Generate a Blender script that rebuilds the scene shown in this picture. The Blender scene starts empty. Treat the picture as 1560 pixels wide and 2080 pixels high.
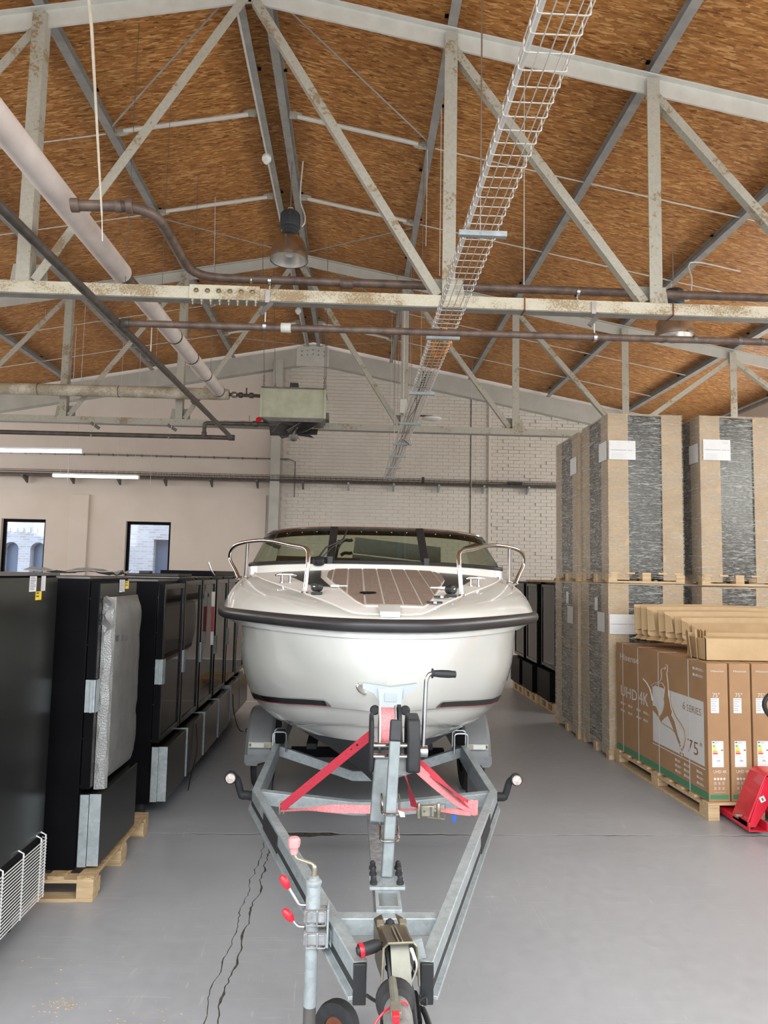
import bpy, bmesh, math, random
from mathutils import Vector as V, Matrix, Quaternion
random.seed(7)
SC = bpy.context.scene
COL = SC.collection
PI = math.pi

# ---------------------------------------------------------------- camera
FPX, CXP, CYP, EYE = 1450.0, 780.0, 1040.0, 2.0
YAW, PITCH, ROLL = math.radians(2.40), math.radians(4.98), math.radians(1.1)
_f = V((math.sin(YAW) * math.cos(PITCH), math.cos(YAW) * math.cos(PITCH), math.sin(PITCH)))
_r0 = V((math.cos(YAW), -math.sin(YAW), 0)); _u0 = _r0.cross(_f)
CR = math.cos(ROLL) * _r0 + math.sin(ROLL) * _u0
CU = -math.sin(ROLL) * _r0 + math.cos(ROLL) * _u0
cam = bpy.data.objects.new('camera', bpy.data.cameras.new('camera')); COL.objects.link(cam)
cam.matrix_world = Matrix((( CR.x, CU.x, -_f.x, 0), (CR.y, CU.y, -_f.y, 0), (CR.z, CU.z, -_f.z, EYE), (0, 0, 0, 1)))
cam.data.sensor_fit = 'HORIZONTAL'; cam.data.sensor_width = 36.0
cam.data.lens = 36.0 * FPX / 1560.0
cam.data.clip_start = 0.05; cam.data.clip_end = 200
SC.camera = cam

def P(u, v, X=None, Y=None, Z=None):
    """point of the hall seen at pixel (u, v) at a known distance, side or height"""
    d = CR * ((u - CXP) / FPX) + CU * ((CYP - v) / FPX) + _f
    t = Y / d.y if Y is not None else ((Z - EYE) / d.z if Z is not None else X / d.x)
    return V((0, 0, EYE)) + d * t

# ---------------------------------------------------------------- sky and light
SC.view_settings.view_transform = 'Standard'
SC.view_settings.look = 'None'
SC.view_settings.gamma = 1.0
SC.view_settings.use_curve_mapping = False
SC.view_settings.exposure = 0.0
w = bpy.data.worlds.new('sky'); SC.world = w; w.use_nodes = True
bg = w.node_tree.nodes['Background']
bg.inputs[0].default_value = (0.86, 0.93, 1.0, 1); bg.inputs[1].default_value = 3.6

def area(name, loc, target, sx, sy, power, color=(1, 1, 1)):
    l = bpy.data.lights.new(name, 'AREA'); l.shape = 'RECTANGLE'; l.size = sx; l.size_y = sy
    l.energy = power; l.color = color
    o = bpy.data.objects.new(name, l); COL.objects.link(o); o.location = loc
    o.rotation_euler = (V(target) - V(loc)).to_track_quat('-Z', 'Y').to_euler()
    return o
# daylight through the open gate behind the photographer and the window bands of the side walls
area('gate_daylight', (0.4, -1.3, 5.0), (0.4, 3.2, 0.0), 11.0, 3.0, 640, (1.0, 0.985, 0.96))
area('window_daylight', (8.05, 6.5, 3.9), (0, 6.5, 3.6), 17.0, 1.7, 470, (1.0, 0.97, 0.92))
area('window_daylight', (-10.1, 6.5, 3.9), (0, 6.5, 3.6), 17.0, 1.7, 260, (1.0, 0.95, 0.88))

# ---------------------------------------------------------------- helpers
class MB:
    def __init__(s): s.v = []; s.f = []
    def add(s, vs, fs):
        n = len(s.v); s.v += [V(p) for p in vs]; s.f += [tuple(i + n for i in f) for f in fs]; return s
    def box(s, x0, x1, y0, y1, z0, z1):
        return s.add([(x0,y0,z0),(x1,y0,z0),(x1,y1,z0),(x0,y1,z0),(x0,y0,z1),(x1,y0,z1),(x1,y1,z1),(x0,y1,z1)],
                     [(0,3,2,1),(4,5,6,7),(0,1,5,4),(1,2,6,5),(2,3,7,6),(3,0,4,7)])
    def cbox(s, c, sx, sy, sz, R=None):
        vs = [V((a*sx/2, b*sy/2, d*sz/2)) for d in (-1,1) for a, b in ((-1,-1),(1,-1),(1,1),(-1,1))]
        if R is not None: vs = [R @ p for p in vs]
        return s.add([V(c) + p for p in vs], [(0,3,2,1),(4,5,6,7),(0,1,5,4),(1,2,6,5),(2,3,7,6),(3,0,4,7)])
    @staticmethod
    def frame(d, up):
        d = V(d).normalized(); x = d.cross(V(up))
        if x.length < 1e-4: x = d.cross(V((0, 1, 0)))
        x.normalize(); return d, x, x.cross(d)
    def prof(s, p0, p1, pts, up=(0, 0, 1)):
        """closed 2-D outline (x to the right of travel, y up) swept from p0 to p1"""
        p0, p1 = V(p0), V(p1); d, x, y = s.frame(p1 - p0, up); n = len(pts)
        vs = [p + x * a + y * b for p in (p0, p1) for a, b in pts]
        fs = [(i, (i+1) % n, n + (i+1) % n, n + i) for i in range(n)]
        return s.add(vs, fs + [tuple(range(n-1, -1, -1)), tuple(range(n, 2*n))])
    def bar(s, p0, p1, w, h, up=(0, 0, 1)):
        return s.prof(p0, p1, [(-w/2,-h/2),(w/2,-h/2),(w/2,h/2),(-w/2,h/2)], up)
    def angle(s, p0, p1, a, t=0.012, up=(0, 0, 1)):
        return s.prof(p0, p1, [(-a/2,-a/2),(a/2,-a/2),(a/2,-a/2+t),(-a/2+t,-a/2+t),(-a/2+t,a/2),(-a/2,a/2)], up)
    def ibeam(s, p0, p1, w, h, t=0.014, up=(0, 0, 1)):
        a, b, k = w/2, h/2, t/2
        return s.prof(p0, p1, [(-a,-b),(a,-b),(a,-b+t),(k,-b+t),(k,b-t),(a,b-t),(a,b),(-a,b),(-a,b-t),(-k,b-t),(-k,-b+t),(-a,-b+t)], up)
    def tube(s, pts, r, n=8, closed=False, caps=True):
        pts = [V(p) for p in pts]; m = len(pts); rs = r if isinstance(r, (list, tuple)) else [r] * m
        base = len(s.v); ref = None
        for i, p in enumerate(pts):
            a = pts[i-1] if (i or closed) else p; b = pts[(i+1) % m] if (i < m-1 or closed) else p
            d = (b - a).normalized()
            if ref is None:
                ref = d.orthogonal().normalized()
            ref = (ref - d * ref.dot(d))
            if ref.length < 1e-5: ref = d.orthogonal()
            ref.normalize(); y = d.cross(ref)
            for k in range(n):
                t = 2*PI*k/n; s.v.append(p + (ref*math.cos(t) + y*math.sin(t)) * rs[i])
        for i in range(m if closed else m-1):
            j = (i+1) % m
            for k in range(n):
                q = (k+1) % n
                s.f.append((base+i*n+k, base+i*n+q, base+j*n+q, base+j*n+k))
        if caps and not closed:
            s.f.append(tuple(base+k for k in range(n-1, -1, -1))); s.f.append(tuple(base+(m-1)*n+k for k in range(n)))
        return s
    def lathe(s, prof, org, axis=(0, 0, 1), n=24, cap=True):
        d, x, y = s.frame(axis, (0, 1, 0) if abs(V(axis).normalized().y) < .9 else (0, 0, 1)); base = len(s.v); m = len(prof)
        for r, h in prof:
            for k in range(n):
                t = 2*PI*k/n; s.v.append(V(org) + d*h + (x*math.cos(t) + y*math.sin(t))*r)
        for i in range(m-1):
            for k in range(n):
                q = (k+1) % n; s.f.append((base+i*n+k, base+i*n+q, base+(i+1)*n+q, base+(i+1)*n+k))
        if cap:
            s.f.append(tuple(base+k for k in range(n-1, -1, -1))); s.f.append(tuple(base+(m-1)*n+k for k in range(n)))
        return s
    def prism(s, pts, o, ax, ay, dep):
        """flat outline pts in the plane (o, ax, ay), thickness vector dep"""
        o, ax, ay, dep = V(o), V(ax), V(ay), V(dep); n = len(pts)
        a = [o + ax*p + ay*q for p, q in pts]; b = [p + dep for p in a]
        return s.add(a + b, [tuple(range(n-1, -1, -1)), tuple(range(n, 2*n))] + [(i, (i+1) % n, n+(i+1) % n, n+i) for i in range(n)])
    def grid(s, rows, closed=False):
        """quads between rows of points"""
        base = len(s.v); n = len(rows[0])
        for r in rows: s.v += [V(p) for p in r]
        for i in range(len(rows)-1):
            for k in range(n if closed else n-1):
                q = (k+1) % n; s.f.append((base+i*n+k, base+i*n+q, base+(i+1)*n+q, base+(i+1)*n+k))
        return s
    def slab(s, rows, off):
        """a grid given thickness along the vector off"""
        off = V(off); s.grid(rows); s.grid([[V(p)+off for p in r][::-1] for r in rows])
        edge = [r[0] for r in rows] + list(rows[-1][1:]) + [r[-1] for r in rows[-2::-1]] + list(rows[0][-2:0:-1])
        m = len(edge); base = len(s.v); s.v += [V(p) for p in edge] + [V(p)+off for p in edge]
        s.f += [(base+(i+1) % m, base+i, base+m+i, base+m+(i+1) % m) for i in range(m)]
        return s
    def ball(s, c, r, n=12, m=8, sc=(1, 1, 1)):
        pr = []
        base = len(s.v)
        for i in range(1, m):
            t = PI*i/m
            for k in range(n):
                a = 2*PI*k/n; s.v.append(V(c) + V((math.sin(t)*math.cos(a)*r*sc[0], math.sin(t)*math.sin(a)*r*sc[1], math.cos(t)*r*sc[2])))
        s.v += [V(c)+V((0,0,r*sc[2])), V(c)-V((0,0,r*sc[2]))]; T = len(s.v)-2
        for i in range(m-2):
            for k in range(n):
                q = (k+1) % n; s.f.append((base+i*n+k, base+(i+1)*n+k, base+(i+1)*n+q, base+i*n+q))
        for k in range(n):
            q = (k+1) % n; s.f.append((T, base+k, base+q)); s.f.append((T+1, base+(m-2)*n+q, base+(m-2)*n+k))
        return s
    def build(s, name, m, parent=None, bevel=0, ang=35, seg=2, fix=True):
        org = WL.get(parent.name, V((0,0,0))) if parent is not None else V((0,0,0))
        me = bpy.data.meshes.new(name)
        me.from_pydata([tuple(p - org) for p in s.v], [], s.f)
        if fix:
            b = bmesh.new(); b.from_mesh(me); bmesh.ops.recalc_face_normals(b, faces=b.faces); b.to_mesh(me); b.free()
        me.polygons.foreach_set('use_smooth', [True]*len(me.polygons))
        me.set_sharp_from_angle(angle=math.radians(ang))
        me.materials.append(MAT[m] if isinstance(m, str) else m)
        o = bpy.data.objects.new(name, me); COL.objects.link(o)
        if parent is not None: o.parent = parent; WL[o.name] = org
        else: WL[o.name] = V((0,0,0))
        if bevel:
            md = o.modifiers.new('edge', 'BEVEL'); md.width = bevel; md.segments = seg; md.limit_method = 'ANGLE'; md.angle_limit = math.radians(40)
        return o
WL = {}
def thing(name, label, cat, loc=(0, 0, 0), group=None):
    o = bpy.data.objects.new(name, None); COL.objects.link(o); o.location = loc; o.empty_display_size = .1
    o['label'] = label; o['category'] = cat
    if group: o['group'] = group
    WL[o.name] = V(loc); return o
def tag(o, label, cat, group=None, kind=None):
    if label: o['label'] = label
    if cat: o['category'] = cat
    if group: o['group'] = group
    if kind: o['kind'] = kind
    return o
def struct(o): o['kind'] = 'structure'; return o
def stuff(o): o['kind'] = 'stuff'; return o
def lab(o, s): o['label'] = s; return o
def rename_wl(o): WL[o.name] = V(o.location)
def dup(root, loc, label, group=None, rotz=0):
    r = root.copy(); COL.objects.link(r); r.location = loc; r.rotation_euler = (0, 0, rotz); r['label'] = label
    if group: r['group'] = group
    WL[r.name] = V(loc)
    for ch in list(root.children):
        c = ch.copy(); COL.objects.link(c); c.parent = r
        for g in list(ch.children):
            d = g.copy(); COL.objects.link(d); d.parent = c
    return r
def piece(src, name, parent, off):
    """another piece that shares its neighbour's mesh"""
    o = src.copy(); o.name = name; COL.objects.link(o); o.parent = parent; o.location = V(src.location) + V(off); return o
def bez(pts, n=6):
    """rounded polyline through control corners"""
    pts = [V(p) for p in pts]; out = [pts[0]]
    for i in range(1, len(pts)-1):
        a, b, c = pts[i-1], pts[i], pts[i+1]
        k = min((a-b).length, (c-b).length) * .45
        p, q = b + (a-b).normalized()*k, b + (c-b).normalized()*k
        for j in range(n+1):
            t = j/n; out.append(p*(1-t)**2 + b*2*t*(1-t) + q*t*t)
    return out + [pts[-1]]
def fillet(pts, rad, n=5):
    pts = [V(p) for p in pts]; out = [pts[0]]
    for i in range(1, len(pts)-1):
        a, b, c = pts[i-1], pts[i], pts[i+1]
        k = min(rad, (a-b).length*.48, (c-b).length*.48)
        p, q = b + (a-b).normalized()*k, b + (c-b).normalized()*k
        for j in range(n+1):
            t = j/n; out.append(p*(1-t)**2 + b*2*t*(1-t) + q*t*t)
    return out + [pts[-1]]
def spline(pts, n):
    """Catmull-Rom through pts, resampled to n points by chord length"""
    pts = [V(p) for p in pts]; q = [2*pts[0]-pts[1]] + pts + [2*pts[-1]-pts[-2]]; dense = []
    for i in range(1, len(q)-2):
        a, b, c, d = q[i-1:i+3]
        for j in range(16):
            t = j/16; dense.append(.5*((2*b) + (c-a)*t + (2*a-5*b+4*c-d)*t*t + (3*b-a-3*c+d)*t**3))
    dense.append(pts[-1]); L = [0]
    for i in range(1, len(dense)): L.append(L[-1] + (dense[i]-dense[i-1]).length)
    out = []; k = 0
    for i in range(n):
        s = L[-1]*i/(n-1)
        while k < len(L)-2 and L[k+1] < s: k += 1
        t = (s-L[k])/max(1e-9, L[k+1]-L[k]); out.append(dense[k].lerp(dense[k+1], min(1, t)))
    return out
def text(body, name, m, parent, org, ax, ay, size, ext=0.0004, align='LEFT', fit=None, shear=0):
    """flat print: letters laid in the plane (ax, ay) at org"""
    c = bpy.data.curves.new('lettering', 'FONT'); c.body = body; c.size = size; c.align_x = align; c.extrude = ext; c.resolution_u = 2; c.shear = shear
    t = bpy.data.objects.new('lettering', c); COL.objects.link(t)
    bpy.context.view_layer.update()
    me = bpy.data.meshes.new_from_object(t.evaluated_get(bpy.context.evaluated_depsgraph_get()))
    bpy.data.objects.remove(t); bpy.data.curves.remove(c)
    ax, ay = V(ax).normalized(), V(ay).normalized(); az = ax.cross(ay); base = WL.get(parent.name, V((0,0,0)))
    k = 1.0
    if fit and len(me.vertices):
        xs = [p.co.x for p in me.vertices]; k = fit / max(1e-6, max(xs)-min(xs))
    for p in me.vertices: p.co = V(org) - base + ax*(p.co.x*k) + ay*p.co.y + az*(p.co.z + .0006)
    me.materials.clear(); me.materials.append(MAT[m])
    o = bpy.data.objects.new(name, me); COL.objects.link(o); o.parent = parent; return o

# ---------------------------------------------------------------- materials
MAT = {}
class NT:
    def __init__(s, name):
        s.m = bpy.data.materials.new(name); s.m.use_nodes = True; s.t = s.m.node_tree; s.n = s.t.nodes; s.b = s.n['Principled BSDF']; MAT[name] = s.m
        s.out = s.n['Material Output']; s._c = None
    def new(s, t, **k):
        o = s.n.new('ShaderNode' + t)
        for a, b in k.items(): setattr(o, a, b)
        return o
    def link(s, a, b): s.t.links.new(a, b)
    def co(s, kind='Object'):
        if s._c is None: s._c = s.new('TexCoord')
        return s._c.outputs[kind]
    def map(s, scale=(1,1,1), rot=(0,0,0), src=None, loc=(0,0,0)):
        o = s.new('Mapping'); o.inputs['Scale'].default_value = scale; o.inputs['Rotation'].default_value = rot; o.inputs['Location'].default_value = loc
        s.link(src or s.co(), o.inputs[0]); return o.outputs[0]
    def noise(s, scale, detail=3, src=None, rough=.55, dist=0):
        o = s.new('TexNoise'); o.inputs['Scale'].default_value = scale; o.inputs['Detail'].default_value = detail; o.inputs['Roughness'].default_value = rough; o.inputs['Distortion'].default_value = dist
        s.link(src or s.co(), o.inputs['Vector']); return o.outputs[0]
    def voro(s, scale, src=None, out='Distance', feature='F1'):
        o = s.new('TexVoronoi'); o.feature = feature; o.inputs['Scale'].default_value = scale; s.link(src or s.co(), o.inputs['Vector']); return o.outputs[out]
    def ramp(s, fac, *st, interp='LINEAR'):
        o = s.new('ValToRGB'); o.color_ramp.interpolation = interp; e = o.color_ramp.elements
        for i, (p, c) in enumerate(st):
            q = e[i] if i < 2 else e.new(p)
            q.position = p; q.color = (*c, 1) if isinstance(c, tuple) else (c, c, c, 1)
        s.link(fac, o.inputs[0]); return o.outputs[0]
    def mix(s, fac, a, b, mode='MIX'):
        o = s.new('Mix', data_type='RGBA', blend_type=mode)
        for i, x in ((0, fac), (6, a), (7, b)):
            if hasattr(x, 'is_linked'): s.link(x, o.inputs[i])
            else: o.inputs[i].default_value = x if i == 0 else ((*x, 1) if isinstance(x, tuple) else (x, x, x, 1))
        return o.outputs[2]
    def math(s, op, a, b=0.0):
        o = s.new('Math', operation=op)
        for i, x in ((0, a), (1, b)):
            if hasattr(x, 'is_linked'): s.link(x, o.inputs[i])
            else: o.inputs[i].default_value = x
        return o.outputs[0]
    def set(s, color=None, rough=None, metal=None, spec=None, coat=None, coat_rough=None, trans=None, ior=None, alpha=None, emit=None, estr=None):
        for k, x in (('Base Color', color), ('Roughness', rough), ('Metallic', metal), ('Specular IOR Level', spec), ('Coat Weight', coat), ('Coat Roughness', coat_rough), ('Transmission Weight', trans), ('IOR', ior), ('Alpha', alpha), ('Emission Color', emit), ('Emission Strength', estr)):
            if x is None: continue
            if hasattr(x, 'is_linked'): s.link(x, s.b.inputs[k])
            else: s.b.inputs[k].default_value = (*x, 1) if isinstance(x, tuple) else x
        return s
    def bump(s, h, strength=.3, dist=.01):
        o = s.new('Bump'); o.inputs['Strength'].default_value = strength; o.inputs['Distance'].default_value = dist
        s.link(h, o.inputs['Height']); s.link(o.outputs[0], s.b.inputs['Normal']); return s
def sc(c, k): return tuple(min(1, x*k) for x in c)
def plain(name, c, rough=.5, metal=0, var=.12, scale=8, bump=0, bscale=60, **k):
    t = NT(name); n = t.noise(scale, 4)
    t.set(color=t.ramp(n, (.3, sc(c, 1-var)), (.7, sc(c, 1+var))), rough=rough, metal=metal, **k)
    if bump: t.bump(t.noise(bscale, 2), bump, .004)
    return t

plain('black_metal', (.006, .006, .007), .34, 0, .2, 3, .03, 20, spec=.04)
plain('black_gloss', (.008, .008, .009), .16, 0, .1, 3, spec=.3)
plain('dark_sheet', (.085, .087, .082), .24, .9, .12, 2, .02, 15)
plain('black_plastic', (.018, .018, .019), .45, 0, .15, 12)
plain('rubber', (.022, .022, .024), .6, 0, .3, 14, .1, 120)
plain('rail_rubber', (.03, .028, .029), .36, 0, .2, 6)
plain('tyre', (.028, .028, .03), .8, 0, .25, 30, .15, 90)
plain('grey_plastic', (.19, .20, .205), .42, 0, .1, 5)
plain('antifoul', (.032, .034, .039), .55, 0, .18, 5, .04, 40)
plain('gelcoat', (.665, .665, .62), .10, 0, .012, 2, coat=.6, coat_rough=.04)
plain('gelcoat_matt', (.68, .66, .62), .55, 0, .03, 6, .12, 400)
plain('red_paint', (.62, .018, .04), .3, 0, .1, 9, coat=.3)
plain('red_plastic', (.72, .02, .035), .3, 0, .05, 9)
plain('stop_white', (.42, .475, .50), .5, 0, .05, 12)
plain('galvanised_post', (.215, .245, .25), .55, .15, .2, 14)
plain('reflector_metal', (.80, .79, .77), .30, 1, .04, 8)
plain('tow_plate', (.21, .205, .165), .5, .25, .15, 18)
plain('rope', (.46, .41, .32), .7, 0, .1, 30)
plain('pink_plastic', (.72, .30, .30), .5, 0, .1, 20)
plain('white_paint', (.74, .73, .68), .5, 0, .06, 12)
plain('white_plastic', (.80, .80, .78), .35, 0, .03, 8)
plain('paper', (.70, .70, .69), .6, 0, .03, 14)
plain('ink', (.10, .10, .11), .6)
plain('grey_ink', (.42, .42, .44), .6)
plain('box_white', (.62, .60, .58), .55, 0, .04, 8)
plain('box_brown', (.23, .125, .062), .6, 0, .06, 8)
plain('green_print', (.06, .22, .115), .55, 0, .05, 8)
plain('yellow_label', (.80, .58, .02), .5)
plain('green_label', (.10, .52, .08), .5); plain('lime_label', (.52, .68, .05), .5); plain('orange_label', (.85, .34, .03), .5); plain('red_label', (.75, .07, .03), .5); plain('blue_label', (.03, .11, .45), .5)
plain('orange_cable', (.85, .33, .02), .45)
plain('conduit', (.62, .60, .56), .45, .2, .1, 8)
plain('wire_steel', (.55, .525, .48), .38, .5, .12, 5)
plain('dark_steel', (.16, .15, .14), .5, .6, .2, 8)
plain('lamp_housing', (.045, .055, .062), .5, .2, .15, 8)
plain('foam_wrap', (.14, .136, .128), .5, 0, .14, 10, .3, 160)
plain('seat_vinyl', (.075, .085, .085), .6, 0, .12, 9, .1, 50)
plain('seam_white', (.72, .69, .62), .6, 0, .03, 20)
plain('fridge_inside', (.10, .105, .105), .5, 0, .3, 2)
plain('price_red', (.40, .04, .05), .5)
plain('black_cable', (.012, .012, .013), .5)
plain('brown_grip', (.19, .145, .085), .35, .75, .18, 9)
plain('zinc_yellow', (.40, .375, .28), .34, .75, .18, 22)
plain('rust_red', (.20, .07, .035), .7, .3, .3, 20)
plain('stainless', (.70, .68, .665), .10, 1, .05, 6)
plain('brushed', (.58, .59, .59), .28, 1, .08, 20)
plain('shade_metal', (.56, .52, .47), .26, 1, .1, 8)
plain('lens_clear', (.62, .52, .48), .12, .3, .35, 70)
plain('tow_grey', (.30, .30, .29), .5, .3, .2, 30)
plain('ground_out', (.33, .33, .34), .8, 0, .1, 2)

t = NT('lamp_tube'); t.set(color=(1, 1, 1), emit=(1, .98, .94), estr=3.2)
t = NT('galvanised'); vo = t.voro(46, out='Color'); nn = t.noise(9, 4)
g = t.mix(.5, t.ramp(vo, (.1, (.27, .31, .32)), (.9, (.43, .48, .49))), t.ramp(nn, (.3, (.29, .32, .33)), (.72, (.45, .49, .50))))
t.set(color=g, rough=t.ramp(nn, (.3, .40), (.7, .58)), metal=.30)
t = NT('galvanised_dull'); nn = t.noise(26, 6); 
t.set(color=t.ramp(nn, (.3, (.20, .20, .205)), (.7, (.42, .43, .435))), rough=.55, metal=.4)
t = NT('cream_steel'); nn = t.noise(3.5, 6); n2 = t.noise(38, 3)
rust = t.ramp(t.math('ADD', t.math('MULTIPLY', nn, .62), t.math('MULTIPLY', n2, .38)), (.535, 0.0), (.60, 1.0))
t.set(color=t.mix(rust, t.ramp(n2, (.3, (.36, .345, .28)), (.7, (.44, .425, .36))), (.27, .205, .12)), rough=.55)
t = NT('clean_cream'); nn = t.noise(6, 5); t.set(color=t.ramp(nn, (.3, (.53, .525, .47)), (.7, (.62, .615, .56))), rough=.45)
t = NT('rusty_cream'); nn = t.noise(5.0, 7, t.map((.6, 1, 1))); n2 = t.noise(70, 3)
rust = t.ramp(t.math('ADD', t.math('MULTIPLY', nn, .6), t.math('MULTIPLY', n2, .4)), (.47, 0.0), (.58, 1.0))
t.set(color=t.mix(rust, t.ramp(n2, (.3, (.50, .465, .35)), (.7, (.62, .585, .47))), (.30, .22, .12)), rough=.6)
t = NT('purlin_grey'); nn = t.noise(7, 5); t.set(color=t.ramp(nn, (.3, (.27, .262, .24)), (.7, (.37, .36, .335))), rough=.5, metal=.15)
t = NT('brown_pipe'); nn = t.noise(11, 6); t.set(color=t.ramp(nn, (.3, (.085, .060, .050)), (.7, (.19, .135, .105))), rough=.5, metal=.2)
t = NT('dark_pipe'); nn = t.noise(11, 6); t.set(color=t.ramp(nn, (.3, (.055, .048, .042)), (.7, (.12, .10, .085))), rough=.45, metal=.2)
t = NT('insulation'); nn = t.noise(4, 5); rg = t.noise(1, 3, t.map((60, 60, 60)))
t.set(color=t.ramp(nn, (.3, (.60, .52, .47)), (.7, (.72, .65, .60))), rough=.6).bump(rg, .12, .004)
t = NT('insulation_dusty'); nn = t.noise(40, 5); gz = t.new('NewGeometry'); sp = t.new('SeparateXYZ'); t.link(gz.outputs['Normal'], sp.inputs[0])
t.set(color=t.mix(t.ramp(t.math('ADD', t.math('MULTIPLY', nn, .5), t.noise(3, 4)), (.62, 0.0), (.85, .8)), (.62, .57, .47), (.30, .25, .16)), rough=.75).bump(nn, .2, .004)
t = NT('heater_green'); nn = t.noise(5, 5); t.set(color=t.ramp(nn, (.32, (.38, .395, .27)), (.7, (.50, .515, .39))), rough=.6)

# oriented strand board: layers of long flakes at several angles
t = NT('osb')
def flakes(rot, sx, sy, seed):
    src = t.map((sx, sy, 3.0), (0, 0, rot), loc=(seed, seed*1.7, 0))
    wob = t.new('VectorMath', operation='ADD'); nz = t.new('TexNoise'); nz.inputs['Scale'].default_value = 3; t.link(t.co(), nz.inputs['Vector'])
    t.link(src, wob.inputs[0]); t.link(nz.outputs['Color'], wob.inputs[1])
    v = t.new('TexVoronoi'); v.inputs['Scale'].default_value = 1; v.inputs['Randomness'].default_value = 1; t.link(wob.outputs[0], v.inputs['Vector'])
    sx_ = t.new('SeparateColor'); t.link(v.outputs['Color'], sx_.inputs[0]); return sx_.outputs[0], sx_.outputs[1]
a1, a2 = flakes(.10, 13, 60, 0); b1, b2 = flakes(-.35, 12, 52, 3.3); c1, c2 = flakes(.55, 11, 56, 8.1); d1, d2 = flakes(1.25, 13, 60, 5.7)
pal = lambda f: t.ramp(f, (0, (.20, .070, .016)), (.15, (.35, .145, .037)), (.7, (.49, .220, .062)), (1, (.70, .40, .155)))
pick = t.noise(26, 2)
base = t.mix(t.ramp(b2, (.55, 0.0), (.57, 1.0)), pal(a1), pal(b1))
base = t.mix(t.ramp(c2, (.66, 0.0), (.68, 1.0)), base, pal(c1))
base = t.mix(t.ramp(d2, (.90, 0.0), (.92, .9)), base, pal(d1))
blot = t.noise(1.1, 5); slit = t.noise(1, 3, t.map((22, 90, 5), (0, 0, .3)), dist=.8)
base = t.mix(1.0, base, t.ramp(blot, (.3, (.78, .74, .70)), (.7, (1.0, 1.0, 1.0))), 'MULTIPLY')
base = t.mix(t.ramp(slit, (.25, .75), (.31, 0.0)), base, (.06, .022, .008))
t.set(color=base, rough=.5, spec=.35).bump(a1, .15, .004)

# floor: painted grey concrete, worn and scratched
t = NT('floor_paint'); n1 = t.noise(.9, 6); n2 = t.noise(14, 6); n3 = t.noise(1, 5, t.map((.9, 26, 1), (0, 0, .62)), dist=3.2); n4 = t.noise(1, 5, t.map((21, 1.1, 1), (0, 0, .35)), dist=3.6); n5 = t.noise(1, 5, t.map((1.1, 30, 1), (0, 0, -.8)), dist=2.6); mk = t.ramp(t.noise(.8, 3, t.map((1, 1, 1), loc=(3, 7, 0))), (.42, 0.0), (.56, 1.0))
basec = t.mix(.5, t.ramp(n1, (.3, (.32, .325, .34)), (.7, (.405, .41, .425))), t.ramp(n2, (.3, (.31, .315, .328)), (.7, (.375, .38, .392))))
scr = t.math('MULTIPLY', t.ramp(t.math('MAXIMUM', t.math('MAXIMUM', n3, n4), n5), (.645, 0.0), (.70, .6)), mk)
speck = t.ramp(t.noise(36, 2), (.74, 0.0), (.78, .7))
basec = t.mix(scr, basec, (.50, .50, .50)); basec = t.mix(speck, basec, (.56, .55, .52))
t.set(color=basec, rough=t.ramp(n2, (.3, .30), (.7, .48)), spec=.5).bump(n2, .05, .003)
t = NT('joint_dirt'); t.set(color=t.ramp(t.noise(30, 4), (.3, (.03, .028, .022)), (.7, (.11, .10, .07))), rough=.9)
t = NT('plaster'); n1 = t.noise(1.2, 4); t.set(color=t.ramp(n1, (.3, (.62, .535, .455)), (.7, (.68, .595, .515))), rough=.7).bump(t.noise(30, 3), .08, .004)
t = NT('brick_paint'); n1 = t.noise(1.5, 4); t.set(color=t.ramp(n1, (.3, (.58, .535, .465)), (.7, (.64, .595, .525))), rough=.62).bump(t.noise(45, 3), .2, .004)
t = NT('brick_upper'); br = t.new('TexBrick'); br.inputs['Scale'].default_value = 1; br.inputs['Brick Width'].default_value = .25; br.inputs['Row Height'].default_value = .085; br.inputs['Mortar Size'].default_value = .008
t.link(t.map((1, 1, 1), (PI/2, 0, 0)), br.inputs['Vector']); n1 = t.noise(1.2, 4)
t.set(color=t.ramp(n1, (.3, (.61, .535, .465)), (.7, (.67, .595, .525))), rough=.7).bump(br.outputs['Fac'], -.25, .006)
t = NT('beam_grey'); t.set(color=t.ramp(t.noise(3, 4), (.3, (.41, .40, .355)), (.7, (.49, .48, .43))), rough=.6)
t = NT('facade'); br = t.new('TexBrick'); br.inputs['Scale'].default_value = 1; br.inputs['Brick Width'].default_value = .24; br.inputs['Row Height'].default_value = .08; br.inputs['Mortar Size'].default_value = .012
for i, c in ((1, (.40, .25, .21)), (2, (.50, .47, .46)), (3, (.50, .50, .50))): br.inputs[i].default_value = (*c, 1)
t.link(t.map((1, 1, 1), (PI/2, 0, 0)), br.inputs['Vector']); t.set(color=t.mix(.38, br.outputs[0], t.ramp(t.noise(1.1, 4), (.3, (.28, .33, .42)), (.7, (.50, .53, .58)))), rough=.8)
t = NT('facade_dark'); t.set(color=(.12, .15, .22), rough=.3)

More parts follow.
